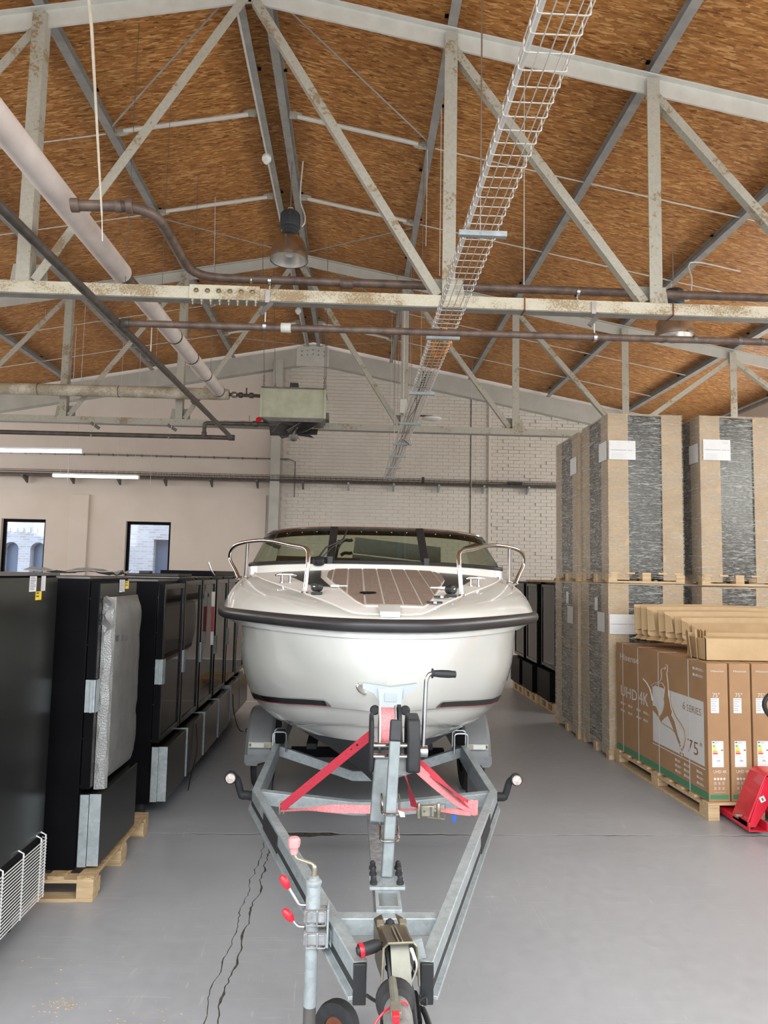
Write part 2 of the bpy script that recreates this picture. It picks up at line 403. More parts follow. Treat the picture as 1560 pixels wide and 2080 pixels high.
t = NT('pallet_wood'); gr = t.noise(1, 6, t.map((3, 40, 40)), dist=.6); t.set(color=t.ramp(gr, (.3, (.42, .285, .15)), (.7, (.66, .49, .29))), rough=.65).bump(gr, .1, .003)
t = NT('cardboard'); n1 = t.noise(5, 4); fl = t.noise(1, 2, t.map((2, 2, 120))); t.set(color=t.ramp(n1, (.3, (.37, .235, .115)), (.7, (.45, .30, .155))), rough=.68).bump(fl, .04, .002)
t = NT('cardboard_pale'); n1 = t.noise(5, 4); t.set(color=t.ramp(n1, (.3, (.46, .315, .165)), (.7, (.54, .38, .21))), rough=.68)
t = NT('corner_card'); n1 = t.noise(4, 4); t.set(color=t.ramp(n1, (.3, (.46, .32, .18)), (.7, (.56, .41, .24))), rough=.6)
t = NT('osb_pallet'); n1 = t.voro(30, t.map((1, 4, 4)), 'Color'); t.set(color=t.ramp(n1, (.2, (.36, .23, .11)), (.8, (.60, .43, .24))), rough=.6)

# stretch film: clear, wrinkled, glossy
t = NT('stretch_film'); wr = t.noise(1, 7, t.map((3.0, 3.0, 46), (.30, .16, 0)), rough=.62, dist=2.4); w2 = t.noise(1, 5, t.map((10, 10, 60), (-.5, .4, 0)), dist=1.8)
hh = t.math('ADD', wr, t.math('MULTIPLY', w2, .7))
t.set(color=(.86, .86, .82), rough=.16, spec=.9).bump(hh, .8, .045)
tr = t.new('BsdfTransparent'); tr.inputs[0].default_value = (.97, .97, .96, 1)
mx = t.new('MixShader'); lw = t.new('LayerWeight'); lw.inputs[0].default_value = .35
t.link(t.math('ADD', t.ramp(hh, (.84, .07), (1.12, .62)), t.math('MULTIPLY', lw.outputs['Facing'], .42)), mx.inputs[0]); t.link(tr.outputs[0], mx.inputs[1]); t.link(t.b.outputs[0], mx.inputs[2]); t.link(mx.outputs[0], t.out.inputs[0])

def glassy(name, tint, refl=.06, c=(.03, .035, .033)):
    t = NT(name); t.set(color=c, rough=.04, spec=.6); tr = t.new('BsdfTransparent'); tr.inputs[0].default_value = (*tint, 1)
    gl = t.new('BsdfGlossy'); gl.inputs['Roughness'].default_value = .03; fr = t.new('Fresnel'); fr.inputs[0].default_value = 1.45
    mx = t.new('MixShader'); t.link(t.math('ADD', fr.outputs[0], refl), mx.inputs[0]); t.link(tr.outputs[0], mx.inputs[1]); t.link(gl.outputs[0], mx.inputs[2]); t.link(mx.outputs[0], t.out.inputs[0])
glassy('window_glass', (.90, .95, 1.0), .02)
glassy('screen_glass', (.74, .79, .70), .02)
glassy('door_glass', (.34, .34, .31), .0)
plain('hatch_glass', (.012, .012, .013), .32, 0, .1, 3)

t = NT('deck_foam'); ln = t.noise(1, 2, t.map((240, 3, 3))); n1 = t.noise(18, 3)
t.set(color=t.ramp(t.math('ADD', t.math('MULTIPLY', ln, .5), t.math('MULTIPLY', n1, .5)), (.3, (.185, .135, .104)), (.7, (.285, .215, .172))), rough=.75).bump(ln, .15, .002)
t = NT('strap_red'); wv = t.noise(1, 2, t.map((160, 160, 160))); t.set(color=t.ramp(wv, (.3, (.42, .02, .04)), (.7, (.58, .045, .075))), rough=.65).bump(wv, .2, .002)
t = NT('strap_pink'); wv = t.noise(1, 2, t.map((120, 120, 120))); t.set(color=t.ramp(wv, (.3, (.66, .17, .19)), (.7, (.80, .34, .34))), rough=.7).bump(wv, .3, .002)
t = NT('bubble_wrap'); vo = t.voro(95); t.set(color=(.30, .30, .29), rough=.22, spec=.7).bump(vo, .6, .006)
tr = t.new('BsdfTransparent'); mx = t.new('MixShader'); mx.inputs[0].default_value = .80; t.link(tr.outputs[0], mx.inputs[1]); t.link(t.b.outputs[0], mx.inputs[2]); t.link(mx.outputs[0], t.out.inputs[0])
# ================================================================ setting
YW, RX, RZ, SL = 16.6, -1.05, 7.45, .19        # rear wall, ridge line, underside of the roof boards
XL, XR, YF = -10.3, 8.2, -0.35
T1, T2 = 6.1, 11.6
def roofz(x, below=0): return RZ - SL*abs(x-RX) - below

# floor: slabs with ragged open joints
fl = struct(MB().box(XL, XR, -8, YW, -.08, -.0035).build('floor', 'joint_dirt'))
random.seed(3)
def ragged(a, b, n, amp):
    return [(a[0]+(b[0]-a[0])*i/n + (random.uniform(-amp, amp) if 0 < i < n else 0)*(abs(b[1]-a[1]) > 1), a[1]+(b[1]-a[1])*i/n + (random.uniform(-amp, amp) if 0 < i < n else 0)*(abs(b[0]-a[0]) > 1)) for i in range(n+1)]
JY, JX = 5.70, -.56
cross = ragged((XL, JY), (XR, JY), 240, .009)
ji = min(range(len(cross)), key=lambda i: abs(cross[i][0]-JX)); JXY = cross[ji]
run = [(x, y) for x, y in ragged((JXY[0], JY), (JXY[0]+.02, -8), 420, .011)]
def slab_obj(pts): return MB().prism(pts, (0,0,-.0034), (1,0,0), (0,1,0), (0,0,.0034)).build('floor_slab', 'floor_paint', fl)
def gap(x):
    patch = (.085*max(0, 1-abs((x+.28)/.24))**.35 + random.uniform(-.02, .02)) if -.52 < x < -.04 else 0
    return max(.012, .020 + .014*math.sin(x*3.1)*math.sin(x*1.3+.6) + random.uniform(-.006, .008) + patch)
wob = lambda n, amp: [random.uniform(-amp, amp) for _ in range(n)]
def walk(base, ph):
    out = []; d = 0
    for k, (x, y) in enumerate(run):
        d = d*.86 + random.uniform(-.011, .011); out.append((JXY[0]+base+.016*math.sin(k*.037+ph)+d, y))
    return out
rA = walk(-.030, 0); rB = walk(.030, 2)
for k, ((xa, y), (xb, _)) in enumerate(zip(rA, rB)):
    if xb - xa < .02: rB[k] = (xa+.02, y)
slab_obj([(x, y+gap(x)*.5) for x, y in cross] + [(XR, YW), (XL, YW)])
slab_obj([(x, y-gap(x)*.5) for x, y in cross[:ji]] + [(x-.0045+random.uniform(-.003, .001), y-.008) for x, y in rA[1:]] + [(XL, -8)])
slab_obj([(x, y-.008) for x, y in rA[1:]] + [(x-.002, y-.008) for x, y in rB[1:]][::-1])
slab_obj([(x, y-gap(x)*.5) for x, y in cross[ji+1:][::-1]] + [(x+.004+(.006 if k % 9 < 3 else 0)+random.uniform(-.001, .003), y-.008) for k, (x, y) in enumerate(rB[1:])] + [(XR, -8)])
MB().box(-6, .2, 11.3, 11.36, 0, .0015).build('floor_line', 'white_paint', fl)
m = MB()
for cx, cy, n, rr in ((-1.30, 3.52, 60, .05), (-1.27, 3.36, 16, .04), (-.90, 3.38, 50, .10), (-.62, 3.05, 40, .09), (-1.45, 3.9, 12, .2), (-.3, 4.9, 10, .4)):
    for i in range(n):
        x, y = random.gauss(cx, rr), random.gauss(cy, rr*.7); s = random.uniform(.0015, .0045)
        m.cbox((x, y, s*.3), s*2.2, s, s*.6, Matrix.Rotation(random.uniform(0, 3), 3, 'Z'))
tag(m.build('wood_debris', 'cardboard_pale'), 'pale wood chips scattered on the grey floor beside the near fridge', 'debris', kind='stuff')

# rear wall with two window openings
W1, W2, SILL, HEAD = (-8.03, -7.04), (-5.23, -4.21), 1.1, 3.10
m = MB()
for a, b in ((XL-.3, W1[0]), (W1[1], W2[0]), (W2[1], -2.05)): m.box(a, b, YW, YW+.3, 0, 3.78)
for a, b in (W1, W2): m.box(a, b, YW, YW+.3, 0, SILL); m.box(a, b, YW, YW+.3, HEAD, 3.78)
wb = struct(m.build('wall_back', 'plaster'))
wu = m = MB()
pts = [(XL-.3, 3.78), (-2.05, 3.78), (-2.05, 0), (XR+.3, 0), (XR+.3, roofz(XR)+.05), (RX, RZ+.05), (XL-.3, roofz(XL)+.05)]
m.prism(pts, (0, YW+.05, 0), (1,0,0), (0,0,1), (0,.25,0)).build('upper_masonry', 'brick_upper', wb)
MB().box(-6.50, -6.07, YW-.07, YW, 0, 3.69).build('wall_pier', 'plaster', wb, bevel=.01)
# painted bricks right of the column: single ones where the relief shows, the rest as one mass
CH, BL = .083, .26
tpl = None; single = 0; mass = MB(); random.seed(11)
for r in range(84):
    z = .02 + r*CH
    for c in range(46):
        x = -1.70 + c*BL + (BL/2 if r % 2 else 0)
        zt = roofz(x+.13) - .12
        if z + CH > zt or x + BL > XR: continue
        if z < .9 : continue
        if not (x > 5.6 and z < 3.9):
            out = .005 + random.choice((0, .0015, .003)) + (.02 if (x > 3.16 and random.random() < .22) else 0)
            if x > 3.16 and 1.75 < z < 4.6 and x < 5.4 and single < 300:
                if tpl is None:
                    tpl = MB().box(0, BL-.009, -.014, .03, 0, CH-.008).build('brick', 'brick_paint', wb); o = tpl; tpl.location = (x, YW+.04, z)
                else: o = piece(tpl, 'brick', wb, (0,0,0)); o.location = (x, YW+.04-out+.008, z)
                single += 1
            else:
                mass.box(x, x+BL-.009, YW+.04-out, YW+.052, z, z+CH-.008)
stuff(mass.build('brickwork', 'brick_paint', wb, fix=False))
MB().box(2.72, 2.735, YW+.015, YW+.05, .9, 6.6).build('wall_joint', 'joint_dirt', wb)
MB().box(3.14, 3.19, YW-.02, YW+.05, .9, 6.4).build('wall_ridge', 'brick_paint', wb, bevel=.01)
# gable beam under the roof and its ridge plate
m = MB()
for sx in (-1, 1):
    L = 9.0
    m.bar((RX, YW-.05, RZ-.34), (RX+sx*L, YW-.05, RZ-.34-SL*L), .22, .40)
gb = struct(m.build('trim_1', 'beam_grey'))
pl = MB().prism([(-.38, -.36), (.38, -.36), (.38, .10), (0, .17), (-.38, .10)], (RX, YW-.165, RZ-.27), (1,0,0), (0,0,1), (0,-.012,0)).build('ridge_plate', 'clean_cream', gb)
b0 = None
for i in range(5):
    for zz in (-.04, .06):
        m = MB().lathe([(.012, 0), (.012, .02)], (RX-.26+.13*i, YW-.177, RZ-.3+zz-abs(i-2)*.02), (0,-1,0), 8)
        m.build('bolt', 'dark_steel', gb)
# steel column in front of the rear wall
struct(MB().ibeam((-1.845, YW-.10, 0), (-1.845, YW-.10, 6.95), .22, .2, .016, (0,1,0)).build('column', 'beam_grey'))
# other walls
m = MB()
for (y0, y1, z0, z1) in ((YF, YW, 0, 3.0), (YF, YW, 4.8, roofz(XR)+.02)): m.box(XR, XR+.3, y0, y1, z0, z1)
for y in range(-2, 17, 3): m.box(XR, XR+.3, y, min(y+.5, YW), 3.0, 4.8)
struct(m.build('wall_right', 'plaster'))
m = MB()
for (y0, y1, z0, z1) in ((YF, YW, 0, 3.0), (YF, YW, 4.8, roofz(XL)+.02)): m.box(XL-.3, XL, y0, y1, z0, z1)
for y in range(-2, 17, 3): m.box(XL-.3, XL, y, min(y+.5, YW), 3.0, 4.8)
struct(m.build('wall_left', 'plaster'))
m = MB().prism([(XL-.3, 0), (-6.2, 0), (-6.2, 5.2), (6.6, 5.2), (6.6, 0), (XR+.3, 0), (XR+.3, roofz(XR)+.05), (RX, RZ+.05), (XL-.3, roofz(XL)+.05)], (0, YF-.3, 0), (1,0,0), (0,0,1), (0,.3,0))
struct(m.build('wall_front', 'plaster'))
# windows in the rear wall
for i, (a, b) in enumerate((W1, W2)):
    wn = struct(MB().box(a, b, YW+.10, YW+.30, SILL, SILL+.03).build('window_%d' % (i+1), 'plaster'))
    m = MB(); fw = .065
    m.box(a, a+fw, YW+.10, YW+.17, SILL, HEAD); m.box(b-fw, b, YW+.10, YW+.17, SILL, HEAD)
    m.box(a+fw, b-fw, YW+.10, YW+.17, HEAD-fw, HEAD); m.box(a+fw, b-fw, YW+.10, YW+.17, SILL+.03, SILL+.03+fw)
    m.build('window_frame', 'black_metal', wn, bevel=.006)
    MB().box(a+fw, b-fw, YW+.13, YW+.142, SILL+.03+fw, HEAD-fw).build('pane', 'window_glass', wn)
# courtyard building seen through the panes
m = MB(); FY = 24.0
cols = [(-14, -11.5), (-11.0, -10.62), (-10.12, -6.62), (-6.1, 2)]
fb = thing('courtyard_building', 'old brick building with arched openings seen through the rear windows', 'building', (-8, FY, 0))
m.box(-15, 2, FY, FY+.4, 0, 1.2)
for a, b in cols: m.box(a, b, FY, FY+.4, 1.2, 2.6)
m.box(-15, 2, FY, FY+.4, 3.0, 9)
for a, b in ((-11.5, -11.0), (-10.62, -10.12)):
    c = (a+b)/2; R = (b-a)/2; ang = [PI*k/10 for k in range(11)]
    m.prism([(c+R, .4)] + [(c+R*math.cos(t), R*math.sin(t)*.9) for t in ang][1:-1] + [(c-R, 0), (c-R, .4)] if False else [(c+R*math.cos(t), min(.39, R*math.sin(t)*.9)) for t in ang] + [(c-R, .4), (c+R, .4)], (0, FY, 2.6), (1,0,0), (0,0,1), (0,.4,0))
for a, b in cols: m.box(a, b, FY, FY+.4, 2.6, 3.0)
m.build('wall', 'facade', fb)
for a, b in ((-11.5, -11.0), (-10.62, -10.12), (-6.62, -6.1)): MB().box(a, b, FY+.3, FY+.34, 1.2, 3.0).build('pane', 'facade_dark', fb)
for k in range(14): MB().box(-12.3+k*.22, -12.18+k*.22, FY-.06, FY, 3.15, 3.3).build('dentil', 'facade', fb)
MB().box(-10.35, -9.9, FY-.02, FY+.05, 4.1, 5.2).build('upper_pane', 'facade_dark', fb)
struct(MB().box(-40, 40, YW+.3, 60, -.2, -.05).box(-40, 40, -60, -8.0, -.2, -.03).build('ground', 'ground_out'))

# ================================================================ roof boards
PXS = [RX+o for o in (-9.45, -7.45, -5.58, -3.71, -1.85, -.14, .14, 1.85, 3.71, 5.58, 7.45, 9.45)]
cl = struct(MB().prism([(XL-.3, roofz(XL)+.05), (RX, RZ+.05), (XR+.3, roofz(XR)+.05), (XR+.3, roofz(XR)+.12), (RX, RZ+.12), (XL-.3, roofz(XL)+.12)], (0, YF-.3, 0), (1,0,0), (0,0,1), (0, YW+.6, 0)).build('ceiling', 'black_metal'))
ys = [-.6 + 1.25*i for i in range(15)]
for a, b in zip(PXS[:-1], PXS[1:]):
    for i in range(len(ys)-1):
        y0, y1 = ys[i], min(ys[i+1], YW)
        if y1 <= y0: continue
        if a < RX < b: pts = [(a+.004, roofz(a)), (RX, RZ), (b-.004, roofz(b)), (b-.004, roofz(b)+.02), (RX, RZ+.02), (a+.004, roofz(a)+.02)]
        else: pts = [(a+.004, roofz(a+.004)), (b-.004, roofz(b-.004)), (b-.004, roofz(b-.004)+.02), (a+.004, roofz(a+.004)+.02)]
        MB().prism(pts, (0, y0+.0025, 0), (1,0,0), (0,0,1), (0, y1-y0-.005, 0)).build('ceiling_board', 'osb', cl, fix=False)
# ================================================================ purlins
PW, PH = .085, .13
place = {-5: 'by the left eave', -4: 'fourth to the left of the ridge', -3: 'third to the left of the ridge', -2: 'second to the left of the ridge', -1: 'first to the left of the ridge pair'}
names = ['nearest the left wall', 'fourth left of the ridge pair', 'third left of the ridge pair', 'second left of the ridge pair', 'first left of the ridge pair', 'left one of the ridge pair', 'right one of the ridge pair', 'first right of the ridge pair', 'second right of the ridge pair', 'third right of the ridge pair', 'fourth right of the ridge pair', 'nearest the right wall']
for i, x in enumerate(PXS):
    if i in (0, 11): x += .2 if i == 0 else -.2
    z = roofz(x) - PH/2 - .002; s = 1 if x > RX else -1
    up = V((s*SL, 0, 1)).normalized()
    t = thing('roof_purlin', 'long grey steel roof purlin under the board ceiling, ' + names[i], 'purlin', (x, -.3, z), 'grey purlins carrying the roof boards')
    MB().ibeam((x, -.3, z), (x, YW-.16, z), PW, PH, .010, up).build('beam', 'purlin_grey', t)
    for y in [-.2+1.25*k for k in range(14)]:
        sd = 1 if int(y*4) % 2 else -1
        MB().box(x+sd*PW/2, x+sd*(PW/2+.035), y, y+.035, z+PH/2-.022, z+PH/2-.006).build('clip', 'black_metal', t)

# ================================================================ trusses
BZ = 4.34          # underside of the bottom chord
def truss(ty, label, bot, chord, L, R, web):
    t = thing('roof_truss', label, 'truss', (RX, ty, BZ), 'cream steel roof trusses')
    d = .17
    for s in (-1, 1):
        xe = R if s > 0 else L
        z0, z1 = RZ-PH-d/2-.01, roofz(xe, PH+d/2+.01)
        k = .010
        lp = [(-k,-d/2),(k,-d/2),(k,d/2-.014),(.06,d/2-.014),(.06,d/2),(-.06,d/2),(-.06,d/2-.014),(-k,d/2-.014)]
        m = MB().prof((RX, ty, z0), (xe, ty, z1), lp)
        m.build('top_chord', chord, t)
    m = MB()
    hh, dd = .105, .12
    m.box(L, R, ty-.06, ty-.048, BZ, BZ+hh); m.box(L, R, ty-.048, ty+dd-.06, BZ, BZ+.012)
    m.build('bottom_chord', bot, t)
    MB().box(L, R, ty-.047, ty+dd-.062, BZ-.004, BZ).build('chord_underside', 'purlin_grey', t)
    for kind, xa, xb in web:
        if kind == 'v':
            m = MB().angle((xa, ty-.005, BZ+.10), (xa, ty-.005, roofz(xa, PH+.06)), .115, .012, (0,1,0)); m.build('post', chord if False else 'cream_steel', t)
        else:
            za, zb = roofz(xa, PH+.16), BZ+.12
            m = MB().angle((xa, ty+.005, za), (xb+(.09 if xa > xb else -.09), ty+.005, zb), .078, .010, (0,1,0)); m.build('diagonal', 'cream_steel', t)
    for x in sorted({b for k, a, b in web if k == 'd'}):
        MB().prism([(-.17, 0), (.17, 0), (.14, .22), (-.14, .22)], (x, ty+.06, BZ+.08), (1,0,0), (0,0,1), (0,.01,0)).build('gusset_plate', 'cream_steel', t)
    return t
P_ = lambda k: RX + (0 if k == 0 else (1 if k > 0 else -1)*(-.02+1.853*abs(k)))
web = [('v', P_(k), 0) for k in (-5, -4, -3, -2, -1, 1, 2, 3, 4)]
web += [('d', RX-.05, P_(-1)), ('d', RX+.05, P_(1))]
for s in (-1, 1):
    web += [('d', P_(s*1), P_(s*2)), ('d', P_(s*2), P_(s*3)), ('d', P_(s*4), P_(s*3)), ('d', P_(s*4), P_(s*5))]
t1 = truss(T1, 'near cream steel roof truss spanning the hall above the boat bow', 'rusty_cream', 'clean_cream', XL+.05, XR-.05, web)
t2 = truss(T2, 'far cream steel roof truss behind the fan heater', 'cream_steel', 'beam_grey', XL+.05, XR-.05, web)
# bolted splice on the near bottom chord
MB().box(-1.46, -.86, T1-.085, T1-.0605, BZ-.012, BZ+.115).build('splice_plate', 'rusty_cream', t1, bevel=.003)
for i in range(6):
    x = -1.40+.096*i
    MB().lathe([(.024, 0), (.024, .004), (.017, .005), (.017, .018), (.0, .02)], (x, T1-.085, BZ+.06), (0,-1,0), 6).build('bolt', 'brown_grip', t1)
for i in range(8):
    x = -1.43+.077*i
    MB().lathe([(.015, 0), (.015, .02), (.008, .022), (.008, .045)], (x, T1-.065, BZ-.012), (0,0,-1), 6).build('bolt', 'zinc_yellow', t1)
for x in (1.45, 2.78, 3.9, .72): MB().box(x, x+.012, T1-.068, T1+.07, BZ-.008, BZ+.11).build('clamp_band', 'rust_red', t1)

# struts and tie rods between the purlins
def zz(x): return roofz(x, PH-.02)
def strut(xa, xb, y, label):
    t = thing('purlin_strut', label, 'strut', (xa, y, zz(xa)), 'cream struts between purlins')
    a, b = V((xa, y, zz(xa)+.01)), V((xb, y, zz(xb)+.01)); d = (b-a).normalized()
    MB().tube([a+d*.10, b-d*.10], .026, 10).build('tube', 'clean_cream', t)
    for p, q in ((a, a+d*.13), (b, b-d*.13)):
        MB().prism([(-.045, .0), (-.045, .07), (-.02, .15), (.02, .15), (.045, .07), (.045, 0)], p+d*(.0), (0, 0, 1), (1 if q.x > p.x else -1, 0, 0), (0, .008, 0)).build('end_plate', 'cream_steel', t)
def rod(p, q, label, r=.008, mt='clean_cream', grp='thin tie rods under the roof'):
    m = MB().tube([p, q], r, 6); return tag(m.build('tie_rod', mt), label, 'rod', grp)
L1, R1 = PXS[4], PXS[7]
LR, RR = PXS[5], PXS[6]
bays = ((T1, T2, 'near bay'), (T2, YW-.1, 'far bay'), (T1-5.5, T1, 'bay overhead'))
for y0, y1, nm in bays:
    ya, yb = y0+(y1-y0)/3, y0+2*(y1-y0)/3
    for y, w2 in ((ya, 'front'), (yb, 'rear')):
        strut(LR-.05, L1+.05, y, 'cream tubular strut left of the ridge, %s one of the %s' % (w2, nm))
        strut(RR+.05, R1-.05, y, 'cream tubular strut right of the ridge, %s one of the %s' % (w2, nm))
        for s, xs, nmx in ((-1, PXS[4::-1], 'left'), (1, PXS[7:], 'right')):
            a = xs[0]+s*.05; b = xs[-2]
            rod((a, y, zz(a)), (b, y, zz(b)), 'thin horizontal cream tie rod across the %s roof slope, %s of the %s' % (nmx, w2, nm))
    for s, xr, xp, nmx in ((-1, LR, L1, 'left'), (1, RR, R1, 'right')):
        rod((xr+s*.05, y0+.1, zz(xr)), (xp-s*.06, ya-.13, zz(xp)), 'thin diagonal rod from ridge to %s purlin at front of the %s' % (nmx, nm), .009, 'purlin_grey')
        rod((xp-s*.06, yb+.13, zz(xp)), (xr+s*.05, y1-.1, zz(xr)), 'thin diagonal rod from %s purlin to ridge at rear of the %s' % (nmx, nm), .009, 'purlin_grey')
# ================================================================ pipes
def pipe(name, label, pts, r, mt, rad=.15, n=14, group=None, cat='pipe'):
    t = thing(name, label, cat, pts[0], group)
    MB().tube(fillet(pts, rad, 8) if len(pts) > 2 else pts, r, n).build('tube', mt, t); return t
def collar(t, p, axis, r, h, mt='brown_pipe', name='coupling'):
    a = V(axis).normalized(); MB().lathe([(r*.92, -h/2), (r, -h/2+.006), (r, h/2-.006), (r*.92, h/2)], p, a, 16).build(name, mt, t)
def hanger(t, p, r, top, side=0):
    MB().tube([V(p)+V((0, 0, r)), V((p[0]+side, p[1], top))], .006, 6).build('hanger_rod', 'clean_cream', t)
    MB().lathe([(r+.006, -.012), (r+.010, -.012), (r+.010, .012), (r+.006, .012)], p, (1, 0, 0), 16, False).build('pipe_clip', 'brushed', t)

# lagged heating pipe running in depth, left of the ridge
IX, IZ = -2.13, 4.79
t = thing('lagged_pipe', 'thick pipe lagged in pinkish white wrap running towards the rear wall', 'pipe', (IX, 1.5, IZ))
m = MB().tube([(IX-.2, 1.5, IZ), (IX-.12, T1-.42+.95, IZ)], .098, 20).build('lagging', 'insulation', t)
MB().tube([(IX-.12, T1+.52, IZ), (IX-.10, T1+1.05, IZ)], .062, 14).build('bare_pipe', 'brown_pipe', t)
segs = [(T1+1.0, 8.45), (8.47, 9.28), (9.33, 10.1), (10.12, 11.0)]
for i, (a, b) in enumerate(segs):
    MB().tube([(IX-.10+.08*(a-7)/4, a, IZ), (IX-.10+.08*(b-7)/4, b, IZ)], .095, 18).build('lagging', 'insulation', t)
    x = IX-.10+.08*(b-7)/4; MB().lathe([(.097, -.012), (.100, -.012), (.100, .012), (.097, .012)], (x, b-.02, IZ), (0,1,0), 18, False).build('band', 'black_plastic', t)
for y in (T1+.45, 7.75, 9.2, 10.5):
    MB().tube([(IX-.05, y, IZ-.16), (IX-.05, y, roofz(IX)-.0)], .003, 6).build('hanger_rod', 'dark_steel', t)
# lagged pipe along the far truss
t = thing('lagged_pipe', 'dusty lagged pipe running sideways along the far truss', 'pipe', (-6, 11.25, 4.80))
pts = [(-10.2, 11.25, 4.78), (IX-.02, 11.25, 4.80), (IX+.10, 11.25, 4.80)]
MB().tube(pts, [.092, .092, .08], 20).build('lagging', 'insulation_dusty', t)
for x in (-7.5, -5.0, -3.75): MB().lathe([(.094, -.006), (.0955, -.006), (.0955, .006), (.094, .006)], (x, 11.25, 4.795), (1,0,0), 18, False).build('band', 'dark_steel', t)
MB().tube([(IX+.10, 11.25, 4.80), (-1.45, 11.3, 4.80)], .028, 10).build('feed_pipe', 'dark_pipe', t)
for x in (-1.85, -1.68): collar(t, (x, 11.27, 4.80), (1,0,0), .045, .06, 'dark_pipe')
collar(t, (-1.95, 11.26, 4.80), (1,0,0), .05, .07, 'zinc_yellow', 'valve_body')
MB().tube([(-1.76, 11.27, 4.80), (-1.76, 11.27, 4.92)], .012, 8).build('valve_stem', 'dark_pipe', t)

# brown steel pipe branching off, over the bend and along the near truss
y1 = T1+.36
a = P(143, 417, Y=5.1); 
pts = [a, P(310, 420, Y=5.2), P(392, 563, Y=y1), (8.1, y1, 4.70)]
t = pipe('steel_pipe', 'large brown steel pipe that bends over and crosses behind the near truss', pts, .040, 'brown_pipe', .30)
pb = P(300, 420, Y=5.2)
collar(t, P(152, 417, Y=5.1), V(pts[1])-V(pts[0]), .050, .06); collar(t, P(262, 419, Y=5.16), V(pts[1])-V(pts[0]), .056, .05); collar(t, P(240, 419, Y=5.15), V(pts[1])-V(pts[0]), .048, .05)
collar(t, (-.12, y1, 4.69), (1,0,0), .047, .12)
collar(t, (-1.0, y1, 4.69), (1,0,0), .043, .02, 'zinc_yellow')
for x, top in ((-.83, BZ+.1), (2.06, BZ+.1)):
    p = V((x, y1, 4.69)); MB().lathe([(.044, -.014), (.050, -.014), (.050, .014), (.044, .014)], p, (1,0,0), 16, False).build('pipe_clip', 'brushed', t)
    MB().tube([p-V((0,0,.05)), (x, y1-.12, BZ+.05)], .006, 6).build('hanger_rod', 'clean_cream', t)
MB().tube([(1.55, y1, 4.74), (1.55, y1, roofz(1.55))], .005, 6).build('hanger_rod', 'conduit', t)

# dark pipe running in depth at the left with a side branch
DZ = 4.08
t = thing('steel_pipe', 'dark brown steel pipe running in depth past the left lagged pipe', 'pipe', (-2.1, 1.5, DZ))
e = V((-1.99, 11.35, 4.13)); s0 = V((-2.16, 1.5, DZ)); tee = V((-2.035, T1-.11, DZ))
MB().tube([s0, tee+V((0, .3, 0)), e], .034, 12).build('tube', 'dark_pipe', t)
for y in (3.0, T1-.11, 7.1, 8.9): collar(t, s0.lerp(e, (y-1.5)/9.85), e-s0, .043, .09, 'dark_pipe')
for y in (7.05,): MB().tube([s0.lerp(e, (y-1.5)/9.85), s0.lerp(e, (y-1.5)/9.85)+V((0, 0, .35 if y > 6 else .3))], .006, 6).build('hanger_rod', 'conduit', t)
t = thing('steel_pipe', 'thin brown steel pipe hung below the near truss', 'pipe', (0, T1-.11, 4.08))
q = V((8.1, T1-.11, 4.12))
MB().tube([tee, q], .030, 12).build('tube', 'brown_pipe', t)
collar(t, (-.62, T1-.11, 4.087), (1,0,0), .042, .085, 'clean_cream', 'joint'); collar(t, tee+V((.06,0,0)), (1,0,0), .042, .07, 'dark_pipe')
for x in (2.95, 3.35, 3.55): collar(t, (x, T1-.11, 4.105), (1,0,0), .035, .03, 'dark_steel', 'clip')
for x in (-.80, 2.06):
    MB().lathe([(.034, -.014), (.040, -.014), (.040, .014), (.034, .014)], (x, T1-.11, 4.093), (1,0,0), 16, False).build('pipe_clip', 'brushed', t)
    MB().tube([(x, T1-.11, 4.125), (x, T1-.10, BZ-.12)], .006, 6).build('hanger_rod', 'clean_cream', t)
    MB().bar((x+.05, T1-.08, BZ-.02), (x-.04, T1-.10, BZ-.14), .04, .012, (0,1,0)).build('hanger_bracket', 'dark_steel', t)
    MB().box(x-.01, x+.03, T1-.075, T1-.062, BZ-.02, BZ+.09).build('beam_clamp', 'brushed', t)
# dark pipes along the far truss to the heater
t = thing('steel_pipe', 'dark pipe running sideways below the far truss to the left edge', 'pipe', (-5, 11.4, 4.13))
MB().tube([(-10.2, 11.4, 4.12), e+V((0,.04,0))], .036, 12).build('tube', 'dark_pipe', t)
collar(t, e+V((0,.03,0)), (1,0,0), .048, .10, 'dark_pipe', 'elbow')
for x in (-4.2, -2.98):
    collar(t, (x, 11.4, 4.125), (1,0,0), .042, .03, 'brushed', 'pipe_clip'); MB().tube([(x, 11.4, 4.16), (x+.02, 11.46, BZ-.02)], .006, 6).build('hanger_rod', 'conduit', t)
    MB().bar((x-.05, 11.48, BZ-.01), (x+.09, 11.46, BZ-.10), .05, .03, (0,1,0)).build('beam_clamp', 'dark_steel', t)
t = thing('steel_pipe', 'short dark return pipe with a red valve joining the fan heater', 'pipe', (-2.4, 11.4, 4.15))
MB().tube(fillet([(-2.43, 11.4, 4.15), (-2.43, 11.4, 4.36), (-1.35, 11.4, 4.37)], .05), .032, 12).build('tube', 'dark_pipe', t)
collar(t, (-2.43, 11.4, 4.18), (0,0,1), .042, .07, 'dark_pipe'); collar(t, (-1.62, 11.4, 4.37), (1,0,0), .048, .08, 'dark_pipe', 'valve_body')
MB().lathe([(.0, -.008), (.045, -.008), (.05, 0), (.045, .008), (0, .008)], (-1.56, 11.34, 4.43), (0,-1,.4), 12, False).build('valve_wheel', 'red_plastic', t)
MB().tube([(-1.72, 11.4, 4.39), (-1.72, 11.4, 4.50)], .012, 8).build('vent', 'zinc_yellow', t)

